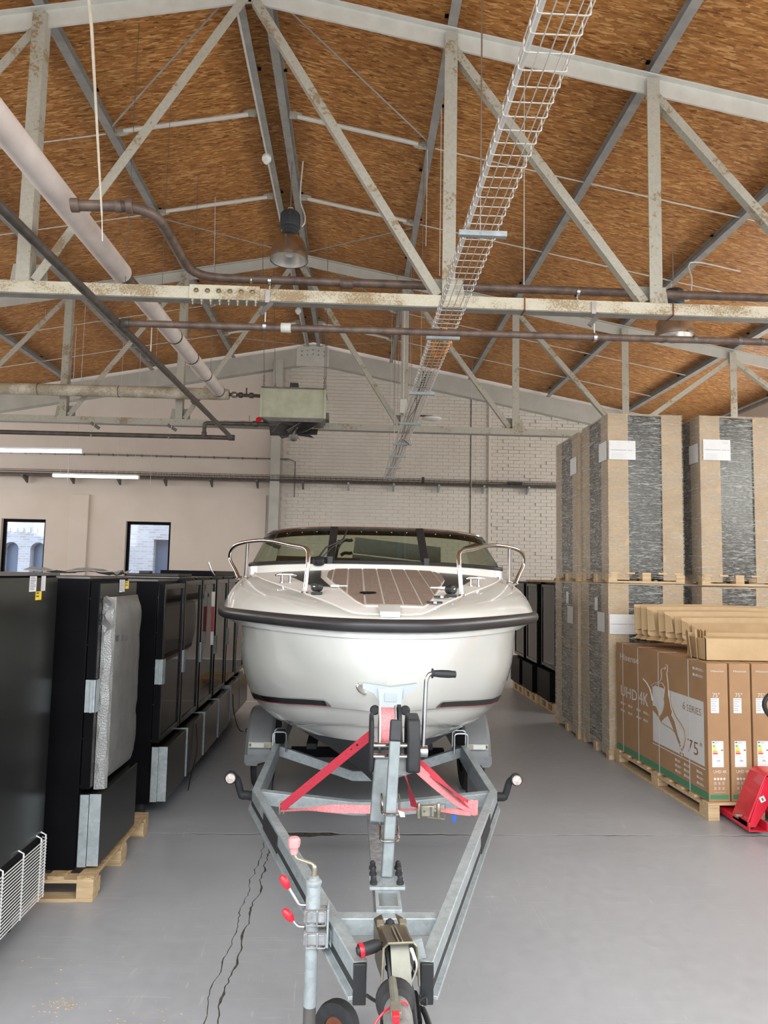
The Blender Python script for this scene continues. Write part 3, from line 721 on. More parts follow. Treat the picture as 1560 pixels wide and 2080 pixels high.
# ================================================================ fan heater
HX0, HX1, HZ0, HZ1 = -1.50, -.50, 4.42, 4.90
t = thing('fan_heater', 'old greenish box fan heater hanging on chains below the ridge', 'heater', (-1.0, 11.25, HZ0))
MB().box(HX0, HX1, 11.12, 11.78, HZ0, HZ1).build('casing', 'heater_green', t, bevel=.012)
MB().box(HX0-.01, HX1+.01, 11.10, 11.80, HZ1-.012, HZ1+.012).build('top_lip', 'dark_steel', t)
for x in (HX0, HX1): MB().box(x-.018, x+.018, 11.098, 11.13, HZ0, HZ1-.012).build('edge_strip', 'heater_green', t, bevel=.003)
MB().prism([(HX0, 0), (HX1, 0), (HX1-.06, -.06), (HX0+.14, -.06)], (0, 11.10, HZ0), (1,0,0), (0,0,1), (0,.66,0)).build('outlet_shroud', 'dark_steel', t)
MB().prism([(-.09, 0), (.09, 0), (.065, .05), (.065, .10), (-.065, .10), (-.065, .05)], (-1.0, 11.2, HZ1+.01), (1,0,0), (0,0,1), (0,.12,0)).build('junction_box', 'black_plastic', t, bevel=.006)
hub = V((-1.0, 11.35, HZ0-.20))
MB().lathe([(0, -.13), (.05, -.115), (.075, -.06), (.075, .06)], hub, (0,0,1), 16).build('fan_hub', 'dark_steel', t)
for k in range(8):
    a = 2*PI*k/8; d = V((math.cos(a), math.sin(a), 0)); n = V((-d.y, d.x, 0))
    p = hub + V((0, 0, .03))
    r1, r2 = [], []
    rows = []
    for rr, hw in ((.06, .05), (.2, .11), (.38, .15)):
        rows.append([p + d*rr + n*hw*.9 + V((0,0,.07)), p + d*rr - n*hw*.5 - V((0,0,.06))])
    MB().slab(rows, (0, 0, .006)).build('fan_blade', 'dark_steel', t)
MB().box(HX1-.01, HX1+.06, 11.2, 11.5, HZ0+.02, HZ0+.12).build('pipe_stub', 'dark_steel', t)
for x, y in ((HX0+.02, 11.2), (HX0+.14, 11.7), (HX1-.02, 11.2), (HX1-.02, 11.7)):
    x2 = x-.10 if x < -1 else x
    MB().tube([(x, y, HZ1+.22), (x2, y, roofz(x2))], .005, 6).build('hanger_wire', 'dark_steel', t)
    for k in range(6):
        c = V((x, y, HZ1+.02+.036*k)); ax = V((1, 0, 0)) if k % 2 else V((0, 1, 0))
        MB().tube([c + ax*.013*math.cos(q) + V((0,0,.024))*math.sin(q) for q in [2*PI*j/8 for j in range(8)]], .005, 5, True).build('chain_link', 'dark_steel', t)

# ================================================================ high-bay lamps
def lamp(x, y, zr, label, cord):
    t = thing('high_bay_lamp', label, 'lamp', (x, y, zr), 'high bay lamps')
    MB().lathe([(.238, .0), (.240, .012), (.237, .06), (.228, .13), (.208, .205), (.172, .27), (.12, .318), (.09, .33)], (x, y, zr), (0,0,1), 36, False).build('shade', 'shade_metal', t)
    MB().lathe([(.09, .325), (.118, .312), (.168, .264), (.203, .20), (.222, .13), (.231, .06), (.236, .002)], (x, y, zr), (0,0,1), 36, False).build('reflector', 'reflector_metal', t)
    MB().lathe([(.238, -.004), (.243, -.004), (.243, .012), (.238, .012)], (x, y, zr), (0,0,1), 36, False).build('rim', 'stainless', t)
    MB().lathe([(.09, .325), (.105, .335), (.105, .37), (.095, .38), (.095, .415), (.128, .43), (.133, .46), (.128, .60), (.110, .625), (0, .63)], (x, y, zr), (0,0,1), 28, False).build('ballast_housing', 'lamp_housing', t)
    for k in range(3):
        a = .6+2*PI*k/3; MB().box(x+.125*math.cos(a)-.02, x+.125*math.cos(a)+.02, y+.125*math.sin(a)-.02, y+.125*math.sin(a)+.02, zr+.45, zr+.59).build('housing_lug', 'lamp_housing', t, bevel=.006)
    MB().lathe([(0, .05), (.05, .06), (.06, .10), (.05, .16), (.03, .22)], (x, y, zr), (0,0,1), 16, False).build('bulb', 'white_plastic', t)
    MB().tube([(x, y, zr+.62), (x, y, roofz(x))], .006, 6).build('hanger', 'brushed', t)
    MB().tube([(x-.03, y, zr+.62), (x-.03, y, zr+.70), (x+.03, y, zr+.70), (x+.03, y, zr+.62)], .006, 6).build('hook', 'brushed', t)
    MB().tube(spline(cord, 20), .010, 6).build('lamp_cord', 'conduit', t)
lx = -.905
lamp(lx, 8.85, 5.97, 'copper toned high bay lamp hanging under the ridge', [(lx+.12, 8.85, 6.45), (lx+.17, 8.83, 6.42), (lx+.19, 8.83, 6.55), (lx+.12, 8.85, 6.8), (lx+.14, 8.85, 7.3)])
lx = 4.09
lamp(lx, 8.85, 5.13, 'copper toned high bay lamp on the right roof slope, behind the near truss', [(lx+.12, 8.85, 5.62), (lx+.2, 8.83, 5.64), (lx+.24, 8.83, 5.9), (lx+.25, 8.85, 6.15), (lx+.9, 8.85, 6.05)])
def brk(x): pass

# conduit with junction bulbs along the left ridge purlin
t = thing('ceiling_conduit', 'grey conduit along the left ridge purlin with white lamp holders', 'conduit', (-1.20, 0, 7.2))
cz = roofz(-1.2, PH+.016)
MB().tube([(-1.215, -.3, cz), (-1.215, YW-.2, cz)], .012, 8).build('tube', 'conduit', t)
for y in (8.72, 14.0):
    MB().lathe([(0, -.10), (.03, -.095), (.045, -.06), (.06, -.04), (.06, .0), (.04, .03), (.02, .05)], (-1.215, y, cz-.02), (0, .35, 1), 16, False).build('lamp_holder', 'white_plastic', t)

# ================================================================ wire cable tray
TX0, TX1, TZ, TH = .655, .865, 4.15, .065
t = thing('cable_tray', 'long silver wire basket cable tray hanging along the hall', 'cable tray', (.76, 1.4, TZ))
def tx(y): return .02*(y-4)/12
m = MB(); rr = .0034
m.tube(fillet([(TX0, 0, TZ+TH), (TX0, 0, TZ), (TX1, 0, TZ), (TX1, 0, TZ+TH)], .016, 3), rr, 6)
y = 1.5; first = None; n = 0
while y < 16.2:
    if first is None:
        first = m.build('rung', 'wire_steel', t); first.location = V((0, y, 0)) - V((0, 0, 0)); first.location = (first.location.x, y, 0)
        first.location = V((0, y, 0))
    else: o = first.copy(); o.name = 'rung'; COL.objects.link(o); o.parent = t; o.location = (0, y, 0)
    y += .103
for i, (x, z) in enumerate(((TX0, TZ+TH), (TX0, TZ+TH*.5), (TX1, TZ+TH), (TX1, TZ+TH*.5), (TX0+.055, TZ), (TX0+.105, TZ), (TX0+.155, TZ))):
    MB().tube([(x, 1.4, z-.006), (x, 16.2, z-.006)], rr*.9, 5).build('long_wire', 'wire_steel', t)
MB().tube([(TX0+.012, 1.4, TZ+.016), (TX0+.012, 10.5, TZ+.016)], .0125, 8).build('conduit', 'conduit', t)
for i, y in enumerate((4.25, T1+.12, 8.2, 9.9, 11.5, 12.7, 14.1, 15.5)):
    MB().box(TX0-.045, TX1+.045, y-.018, y+.018, TZ-.045, TZ-.012).build('hanger_bracket', 'galvanised', t)
    if i in (1,): continue
    for x in ((TX0+.09,) if i != 4 else (TX0-.03, TX1+.03)): MB().tube([(x, y, TZ-.03), (x, y, roofz(x))], .005, 6).build('hanger_rod', 'brushed', t)
for k in range(5):
    random.seed(40+k); x0 = TX0+.03+.03*k
    MB().tube(spline([(x0+random.uniform(-.03, .03), 7.5+j*.85+random.uniform(-.1, .1), TZ+.012+random.uniform(0, .03)) for j in range(11)], 60), .0055, 5).build('cable', 'black_cable' if k % 2 else 'grey_plastic', t)
MB().tube(spline([(TX0+.10, 11.4, TZ+.03), (TX0+.15, 11.2, TZ-.05), (TX0+.21, 11.5, TZ-.03), (TX0+.16, 12.0, TZ+.03)], 24), .007, 6).build('cable', 'black_cable', t)
# coil of orange cable in the tray
m = MB(); random.seed(5)
cc = V((.79, T1+.55, TZ+.035))
for k in range(6):
    a = random.uniform(0, 6); pts = []
    for j in range(22):
        q = 2*PI*j/22; pts.append(cc + V((math.cos(q)*(.055+.012*k % .03)+random.uniform(-.004, .004), math.sin(q)*(.30+.02*k), .01*k*.6+.012*math.sin(q*2+a))))
    m.tube(pts, .009, 6, True)
m.tube(spline([cc+V((.05, .3, .05)), cc+V((.10, .45, .09)), cc+V((.13, .2, .09)), cc+V((.10, .0, .05))], 20), .009, 6)
tag(m.build('cable_coil', 'orange_cable'), 'coil of orange cable lying in the wire cable tray', 'cable')
# white dome access unit under the tray
t = thing('access_point', 'white oval network dome fixed below the cable tray', 'access point', (1.03, 9.75, 4.16))
MB().lathe([(.02, .042), (.10, .037), (.138, .012), (.143, 0), (.118, -.02), (.05, -.03), (0, -.032)], (1.05, 9.75, 4.165), (0,-.12,1), 28, False).build('dome', 'white_plastic', t)
MB().box(.875, 1.05, 9.73, 9.78, 4.20, 4.215).build('bracket', 'black_plastic', t)

# white rope, wires and drops hanging from the roof
def drop(pts, r, label, mt='clean_cream', name='hanging_cord', grp='cords hanging from the roof', cat='cord'):
    return tag(MB().tube(spline(pts, 24) if len(pts) > 2 else pts, r, 8).build(name, mt), label, cat, grp)
a = P(178, -20, Y=4.0); b = P(186, 55, Y=4.05); c = P(207, 440, Y=4.25)
t = thing('pull_rope', 'pale rope hanging from the roof left of the ridge', 'rope', (a.x, a.y, a.z))
MB().tube([a + V((-.02, 0, 1.0)), a, b, c], [.011, .011, .010, .006], 8).build('rope', 'rope', t); MB().tube([c, P(208, 490, Y=4.28)], .003, 5).build('rope_end', 'conduit', t)
for i, (u0, v0, v1, y, nm) in enumerate(((437, 412, 540, 9.75, 'thin cord hanging from the rear left strut of the near bay'), (868, 330, 500, 7.95, 'thin cord hanging beside the right of the ridge in the near bay'), (896, 270, 560, 7.2, 'thin wire hanging behind the near truss post'), (980, -10, 460, 4.25, 'thin rod holding the nearest bracket of the cable tray'))):
    if i == 3: continue
    a = P(u0, v0, Y=y); b = P(u0-(3 if i else 2), v1, Y=y); drop([V((a.x, a.y, roofz(a.x))), b], .004, nm, 'conduit')
for u, v1, y, nm in ((92, 640, 12.6, 'thin wire hanging left of the far truss post'), (137, 980, 13.6, 'white cord drop by the left far truss post'), (305, 985, 14.0, 'thin wire down to the rear wall tray on the left'), (237, 965, 14.4, 'thin wire above the lower strip light'), (792, 880, 13.5, 'left one of three thin wires by the heater'), (812, 850, 13.4, 'middle one of three thin wires by the heater'), (957, 1000, 15.5, 'thin wire in front of the wall joint')):
    b = P(u, v1, Y=y); a = V((b.x, b.y, roofz(b.x))); drop([a, b], .003 if u != 137 else .006, nm, 'conduit')
t = thing('switch_box', 'small cream switch box on the far truss post beside the cable tray', 'switch', (0.63, 11.5, 4.5))
MB().box(.70, .82, 11.42, 11.5, 4.62, 4.86).build('case', 'clean_cream', t, bevel=.01); MB().tube([(.76, 11.46, 4.86), (.76, 11.46, 6.4)], .01, 6).build('feed', 'conduit', t)

# ================================================================ strip lights
def strip(a, b, zt, label):
    a, b = V(a), V(b); t = thing('strip_light', label, 'strip light', (a.x, a.y, a.z), 'strip lights left of the heater')
    MB().bar(a, b, .07, .055).build('tube', 'lamp_tube', t); u = V((0,0,.04)); MB().bar(a+u, b+u, .085, .03).build('housing', 'white_plastic', t, bevel=.004)
    for p in (a.lerp(b, .0), b): MB().cbox(p, .02, .075, .06).build('end_cap', 'white_plastic', t)
    for k in (.08, .95): MB().tube([a.lerp(b, k)+V((0,0,.05)), V((a.lerp(b, k).x, a.y, roofz(a.lerp(b, k).x)))], .004, 5).build('hanger_wire', 'conduit', t)
strip(P(-60, 914, Y=12.2), P(168, 917, Y=12.2), 6.3, 'long lit white strip light running off at the left edge')
strip(P(108, 966, Y=15.2), P(282, 970, Y=15.2), 6.3, 'lit white strip light in front of the wall tray')

# ================================================================ rear wall tray, conduit
t = thing('wall_cable_tray', 'wire cable tray on brackets running along the rear wall', 'cable tray', (-2, YW-.15, 4.08))
for y, z in ((YW-.28, .0), (YW-.20, .0), (YW-.12, .0), (YW-.30, .06), (YW-.30, .11), (YW-.05, .06), (YW-.05, .11)):
    MB().tube([(XL, y, 4.10+z), (5.2, y, 4.10+z)], .006, 5).build('long_wire', 'dark_steel', t)
m = MB().tube(fillet([(0, YW-.30, 4.21), (0, YW-.30, 4.095), (0, YW-.05, 4.095), (0, YW-.05, 4.21)], .02, 3), .0045, 5).build('rung', 'dark_steel', t)
for k in range(110):
    x = -8.2+.12*k
    if x < 5.0: o = m.copy(); o.name = 'rung'; COL.objects.link(o); o.parent = t; o.location = (x+2, 0, 0)
m.location = (-8.3+2, 0, 0)
for m_ in range(1): pass
for k in range(14):
    x = -9.6+1.05*k
    if x < 5: MB().prism([(0, 0), (-.28, 0), (-.28, -.03), (0, -.16)], (x-.02, YW-.01, 4.09), (0,1,0), (0,0,1), (.04,0,0)).build('bracket', 'galvanised' if k > 8 else 'dark_steel', t)
MB().tube([(XL, YW-.17, 4.10), (5.2, YW-.17, 4.12)], .04, 8).build('cable', 'dark_steel', t)
for x in (1.58,): MB().box(x-.03, x+.03, YW-.24, YW-.18, 4.13, 4.26).build('sensor', 'black_plastic', t, bevel=.006)
MB().box(3.55, 3.9, YW-.27, YW-.19, 4.15, 4.2).build('cable_loop', 'black_cable', t)
t = thing('wall_conduit', 'thin conduit clipped along the rear wall above the tray', 'conduit', (-5, YW-.03, 4.6))
MB().tube([(XL, YW-.03, 4.62), (-1.55, YW-.03, 4.63), (-1.40, YW-.03, 4.58), (-1.40, YW-.03, 3.75)], .013, 6).build('tube', 'dark_steel', t)
for k in range(26): MB().box(-9.9+.33*k, -9.87+.33*k, YW-.05, YW+.0, 4.60, 4.65).build('clip', 'dark_steel', t)
# ================================================================ row of drinks coolers on the left
def cooler(y0, y1, xf, z0, z1, label, glass=True, guard=True, feet=True, mirror=1, grp='black drinks coolers', D=.72, door_t=.065, reds=True, seed=0):
    """cooler facing +X (mirror=-1: facing -X); xf is the face of the door"""
    S = mirror; X = lambda d: xf - S*d               # d = distance behind the door face
    def bx(m, d0, d1, a, b, c, e): x0, x1 = sorted((X(d0), X(d1))); return m.box(x0, x1, a, b, c, e)
    t = thing('drinks_cooler', label, 'cooler', (X(D/2), (y0+y1)/2, z0-.12 if feet else z0), grp)
    k = .045; zl = z0+.46
    m = MB()
    bx(m, door_t, D, y0, y0+k, z0, z1); bx(m, door_t, D, y1-k, y1, z0, z1); bx(m, D-k, D, y0+k, y1-k, z0, z1)
    bx(m, door_t, D-k, y0+k, y1-k, z1-.10, z1); bx(m, door_t, D-k, y0+k, y1-k, z0, zl)
    m.build('body', 'black_metal', t, bevel=.004)
    bx(MB(), door_t, D, y0-.004, y1+.004, z1, z1+.012).build('top_panel', 'dark_steel', t)
    if glass:
        m = MB(); f = .05
        bx(m, 0, door_t-.006, y0, y0+f, zl+.02, z1-.02); bx(m, 0, door_t-.006, y1-f, y1, zl+.02, z1-.02)
        bx(m, 0, door_t-.006, y0+f, y1-f, z1-.02-f, z1-.02); bx(m, 0, door_t-.006, y0+f, y1-f, zl+.02, zl+.02+f)
        d = m.build('door', 'black_gloss', t, bevel=.004)
        bx(MB(), .012, .02, y0+f, y1-f, zl+.02+f, z1-.02-f).build('door_pane', 'door_glass', d)
        bx(MB(), D-k-.01, D-k, y0+k, y1-k, zl, z1-.1).build('liner', 'fridge_inside', t)
        for i in range(5):
            z = zl+.12+i*.24
            if z > z1-.2: break
            s = bx(MB(), .12, D-.08, y0+k, y1-k, z, z+.012).build('shelf', 'galvanised_dull', t)
            bx(MB(), .10, .118, y0+k, y1-k, z-.012, z+.035).build('price_strip', 'price_red' if (reds and i in (2,)) else 'fridge_inside', s)
    else:
        d = bx(MB(), 0, door_t-.006, y0, y1, zl+.02, z1-.02).build('door', 'black_metal', t, bevel=.004); bx(MB(), -.0012, 0, y0+.006, y1-.006, zl+.03, z1-.03).build('door_sheet', 'dark_sheet', d)
    bx(MB(), -.07, door_t, y0+.012, y1-.012, z0+.02, zl-.01).build('plinth_panel', 'dark_sheet' if S > 0 else 'black_metal', t, bevel=.003)
    m = MB(); bx(m, -.072, -.002, y0+.008, y0+.011, z0+.02, zl-.01); bx(m, -.002, .05, y0-.006, y0-.002, z0+.02, zl-.01)
    if S > 0: lab(m.build('plinth_flange', 'galvanised', t), 'bare zinc flange')
    if guard:
        m = MB(); zc = z0+1.05
        bx(m, -.012, .055, y0-.008, y0-.003, zc-.10, zc+.10); bx(m, .005, .02, y0-.02, y0-.008, zc-.10, zc+.10); bx(m, -.014, -.008, y0-.008, y0+.05, zc-.10, zc+.10)
        lab(m.build('handle', 'galvanised', t), 'bare zinc door handle guard')
    for i in range(6): bx(MB(), door_t+.004-.006, door_t-.004+.004, y0+.018, y0+.026, z0+.2+i*.29, z0+.208+i*.29).build('screw', 'brushed', t)
    if feet:
        for d in (.14, D-.1):
            for y in (y0+.08, y1-.08): MB().lathe([(.028, 0), (.032, .01), (.032, .10), (.036, .12)], (X(d), y, 0), (0,0,1), 14).build('foot', 'rubber', t)
    return t
def sticker(par, c, ax, ay, w, h, mt, rows, ink='ink', name='sticker'):
    ax, ay = V(ax).normalized(), V(ay).normalized(); n = ax.cross(ay); c = V(c)
    s = MB().prism([(-w/2,-h/2),(w/2,-h/2),(w/2,h/2),(-w/2,h/2)], c, ax, ay, n*.001).build(name, mt, par)
    m = MB(); random.seed(int(w*1e5)+rows)
    for i in range(rows):
        y = h/2-(i+.8)*h/(rows+.8); l = w*random.uniform(.45, .85); m.prism([(-w*.43, y), (-w*.43+l, y), (-w*.43+l, y+h*.35/rows), (-w*.43, y+h*.35/rows)], c + n*.0012, ax, ay, n*.0004)
    stuff(m.build('print', ink, s)) if rows else None; return s

# nearest cooler: seen on its brushed back, condenser guard of white wire at the bottom
t = c1 = thing('drinks_cooler', 'nearest black cooler at the left edge, brushed back with white wire guard', 'cooler', (-2.1, 3.75, 0), 'black drinks coolers')
FX = -1.77
MB().box(FX-.72, FX-.012, 3.0, 4.40, .12, 1.955).build('body', 'black_metal', t, bevel=.005)
MB().box(FX-.010, FX, 3.01, 4.395, .46, 1.945).build('back_panel', 'dark_sheet', t, bevel=.003)
MB().box(FX-.73, FX+.006, 2.99, 4.405, 1.955, 1.972).build('top_panel', 'dark_steel', t)
w0 = None
for i in range(19):
    z = .13+i*.0172
    m = MB().tube([(FX+.035, 3.0, z), (FX+.035, 4.36, z), (FX, 4.385, z)], .0032, 5); m.build('guard_wire', 'white_plastic', t)
for i, y in enumerate((3.1, 3.35, 3.6, 3.85, 4.08, 4.30, 4.36)): MB().tube([(FX+.030, y, .115), (FX+.030, y, .46), (FX, y, .475)], .0045, 6).build('guard_post', 'white_plastic', t)
for y in (3.1, 4.20):
    for x in (FX-.1, FX-.62): MB().lathe([(.030, 0), (.034, .01), (.034, .10), (.038, .12)], (x, y, 0), (0,0,1), 14).build('foot', 'rubber', t)
n = (0, 1, 0), (0, 0, 1)
p = P(67, 1186, X=FX+.001); sticker(t, p, *n, .085, .085, 'paper', 9); p = P(88, 1185, X=FX+.001); sticker(t, p, *n, .055, .085, 'box_white', 9, 'grey_ink')
p = P(78, 1210, X=FX+.001); sticker(t, p, *n, .075, .048, 'yellow_label', 2)

# second cooler on its pallet, door still in foam wrap
c2 = cooler(4.63, 5.40, -1.60, .155, 1.935, 'second black cooler from the left, door in foam wrap, standing on a wooden pallet', glass=False, feet=False)
m = MB(); rows = []
random.seed(2)
ny, nz = 10, 30
for j in range(nz+1):
    z = .63+(1.815-.63)*j/nz; row = []
    for i in range(ny+1):
        y = 4.70+(5.41-4.70)*i/ny; e = min(i, ny-i)/ny; ez = min(j, nz-j)/nz
        d = .075*(1-math.exp(-e*14))*(1-math.exp(-ez*40))+.012*math.sin(j*.9+i)*.25+random.uniform(-.003, .003)
        row.append((-1.597+max(.004, d), y, z))
    rows.append(row)
MB().slab(rows, (-.003, 0, 0)).build('foam_wrap', 'foam_wrap', c2)
rows = [[(-1.597+.002, 4.69, z), (-1.572+.006*math.sin(z*19), 4.685+.006*math.sin(z*31), z), (-1.535+.005*math.sin(z*23), 4.70, z), (-1.525, 4.73, z)] for z in [.62+1.2*k/40 for k in range(41)]]
MB().slab(rows, (-.002, .002, 0)).build('bubble_edge', 'bubble_wrap', c2)
MB().slab([[(-1.60, 4.70+.015*math.sin(a*3), 1.60+.2*a/6), (-1.55-.02*math.cos(a*2), 4.66+.02*math.sin(a*2), 1.58+.25*a/6), (-1.53, 4.72, 1.60+.2*a/6)] for a in [k*.5 for k in range(13)]], (.001, .001, 0)).build('film_flap', 'bubble_wrap', c2)
p = P(246, 1190, X=-1.595); sticker(c2, p, *n, .065, .085, 'paper', 7); sticker(c2, p+V((0, .06, 0)), *n, .035, .085, 'box_white', 6, 'grey_ink'); sticker(c2, p+V((0, .13, .005)), *n, .075, .055, 'yellow_label', 2)
for i in range(6): MB().prism([(-.014, -.02), (.014, -.02), (.010, .0), (.014, .02), (-.012, .02)], (-1.523, 4.80+.085*i, 1.55-.006*i), (0,1,0), (0,0,1), (.001,0,0)).build('printed_mark', 'ink', c2)
def simple_pallet(name, label, x0, x1, y0, y1, zt=.15, wood='pallet_wood', deck='pallet_wood', along='x', grp='wooden pallets', nd=5):
    """deck boards over three rows of blocks; along = direction of the deck boards"""
    t = thing(name, label, 'pallet', ((x0+x1)/2, (y0+y1)/2, 0 if zt < .3 else zt-.144), grp); zb = t.location.z
    bt = .02; bw = .1
    if along == 'y':
        for i in range(nd): x = x0+(x1-x0-bw)*i/(nd-1); MB().box(x, x+bw, y0, y1, zt-bt, zt).build('deck_board', deck, t, bevel=.002)
        for k in range(3): y = y0+(y1-y0-bw)*k/2; MB().box(x0, x1, y, y+bw, zt-2*bt, zt-bt).build('stringer_board', wood, t, bevel=.002)
    else:
        for i in range(nd): y = y0+(y1-y0-bw)*i/(nd-1); MB().box(x0, x1, y, y+bw, zt-bt, zt).build('deck_board', deck, t, bevel=.002)
        for k in range(3): x = x0+(x1-x0-bw)*k/2; MB().box(x, x+bw, y0, y1, zt-2*bt, zt-bt).build('stringer_board', wood, t, bevel=.002)
    for i in range(3):
        for k in range(3):
            x = x0+(x1-x0-.1)*i/2; y = y0+(y1-y0-.13)*k/2; MB().box(x, x+.1, y, y+.13, zb+bt, zt-2*bt).build('block', wood, t, bevel=.003)
    for k in range(3):
        if along == 'y': y = y0+(y1-y0-bw)*k/2; MB().box(x0, x1, y, y+bw, zb, zb+bt).build('base_board', wood, t, bevel=.002)
        else: x = x0+(x1-x0-bw)*k/2; MB().box(x, x+bw, y0, y1, zb, zb+bt).build('base_board', wood, t, bevel=.002)
    return t
simple_pallet('wooden_pallet', 'pale wooden pallet with strandboard edge under the foam wrapped cooler', -2.32, -1.52, 4.55, 5.72, .15, 'pallet_wood', 'osb_pallet', 'y')

places = ['third', 'fourth', 'fifth', 'sixth', 'seventh', 'eighth']
ys_ = [(6.0, 6.68), (6.72, 7.42), (7.48, 8.18), (8.26, 8.96), (9.02, 9.72), (9.78, 10.48)]
for i, (a, b) in enumerate(ys_):
    extra = [', first with a clear glass door', ', beside the red and white strip', ', behind the red and white strip', ', partly behind the boat rail', ', mostly hidden by the boat', ', last one of the row'][i]
    cooler(a, b, -1.54+.0*i, .12 if i < 4 else .15, 1.905+.02*(i > 0), '%s black cooler from the left%s' % (places[i], extra), seed=i)
# small items on top of and against the coolers
m = MB(); random.seed(9)
rows = [[(-2.25+.075*i+.01*math.sin(j), 5.0+.07*j, 1.955+.025*math.sin(i*1.3+j)*math.sin(j*.9)+.02+random.uniform(0, .012)) for i in range(9)] for j in range(7)]
tag(m.slab(rows, (0, 0, .004)).build('plastic_sheet', 'bubble_wrap'), 'crumpled clear plastic sheet lying on top of the second cooler', 'sheet')
tag(MB().box(-2.1, -1.62, 6.75, 7.3, 1.94, 1.965).box(-2.0, -1.9, 6.8, 6.9, 1.965, 1.99).build('shelf_tray', 'black_plastic', bevel=.004), 'flat black tray lying on top of the fourth cooler', 'tray')
tag(MB().box(-2.2, -1.58, 8.3, 9.7, 1.94, 2.0).build('lid_panel', 'black_metal', bevel=.004), 'long flat black panel lying across the sixth and seventh coolers', 'panel')
a = P(424, 1142, Y=8.0); tag(MB().tube([a, a+V((.03, 0, -.08)), a+V((.07, .01, -.145))], [.010, .011, .004], 8).build('metal_rod', 'brushed'), 'short bright metal rod leaning above the fifth cooler', 'rod')
t = thing('promo_strip', 'narrow red and white upright strip standing beside the fourth cooler door', 'strip', (-1.47, 8.0, 1.1))
p = [P(427, 1310, Y=7.9), P(433, 1310, Y=7.9), P(437, 1202, Y=7.9), P(430, 1202, Y=7.9)]
MB().add(p + [q+V((0, .012, 0)) for q in p], [(0,1,2,3), (7,6,5,4), (0,4,5,1), (1,5,6,2), (2,6,7,3), (3,7,4,0)]).build('board', 'white_paint', t)
q = [p[0].lerp(p[3], .25), p[1].lerp(p[2], .25), p[1].lerp(p[2], .72), p[0].lerp(p[3], .72)]; q = [v-V((0, .003, 0)) for v in q]
MB().add(q + [v+V((0, .002, 0)) for v in q], [(0,1,2,3), (7,6,5,4), (0,4,5,1), (1,5,6,2), (2,6,7,3), (3,7,4,0)]).build('red_field', 'price_red', t)
m = MB(); random.seed(4)
m.tube(spline([(-1.44, 9.0, .5), (-1.43, 9.1, .25), (-1.35, 9.2, .01), (-1.15, 9.4, .01), (-1.05, 9.2, .01), (-1.2, 9.0, .012), (-1.3, 9.3, .02), (-1.1, 9.6, .012), (-.95, 9.5, .01)], 60), .006, 6)
tag(m.build('power_cord', 'black_cable'), 'black power cord looped on the floor before the sixth cooler', 'cord')
a = [V((-1.455, 7.0, .55)), V((-1.44, 7.02, .30)), V((-1.45, 6.85, .12)), V((-1.45, 6.75, .01))]
tag(MB().tube(spline(a, 20), .005, 6).build('power_cord', 'black_cable'), 'thin black cord hanging down the plinth of the fourth cooler', 'cord')
# pallets behind the boat
for i, (x0, x1, y0, y1, nm) in enumerate(((-1.35, -.45, 12.6, 13.5, 'dim wooden pallet on the floor behind the boat, left side'),)):
    simple_pallet('wooden_pallet', nm, x0, x1, y0, y1)

# coolers on the right beyond the wrapped stacks (their glass faces the aisle)
rr = [(10.62, 11.38, 'black glass door cooler beside the far wrapped stack, on wooden blocks', 3.02), (11.5, 12.2, 'black cooler behind the one beside the far wrapped stack', 2.98), (12.3, 13.0, 'farthest black cooler on the right, beyond the boat', 2.96)]
for a, b, nm, xf in rr:
    simple_pallet('wooden_pallet', 'wooden pallet under the ' + nm.split(',')[0], xf-.02, xf+.82, a-.06, b+.02, .14, along='x')
    cooler(a, b, xf, .14, 1.91, nm, feet=False, mirror=-1, guard=False)
t = thing('cardboard_sheet', 'brown cardboard piece lying on top of the right hand coolers', 'cardboard', (3.2, 11.2, 1.925))
MB().box(2.95, 3.7, 10.65, 12.1, 1.925, 1.955).build('sheet', 'cardboard', t, bevel=.004)
MB().prism([(0, 0), (.45, 0), (.45, .03), (.30, .12), (.12, .10), (0, .02)], (3.2, 10.9, 1.955), (1,0,0), (0,0,1), (0, .4, 0)).build('fold', 'cardboard', t)
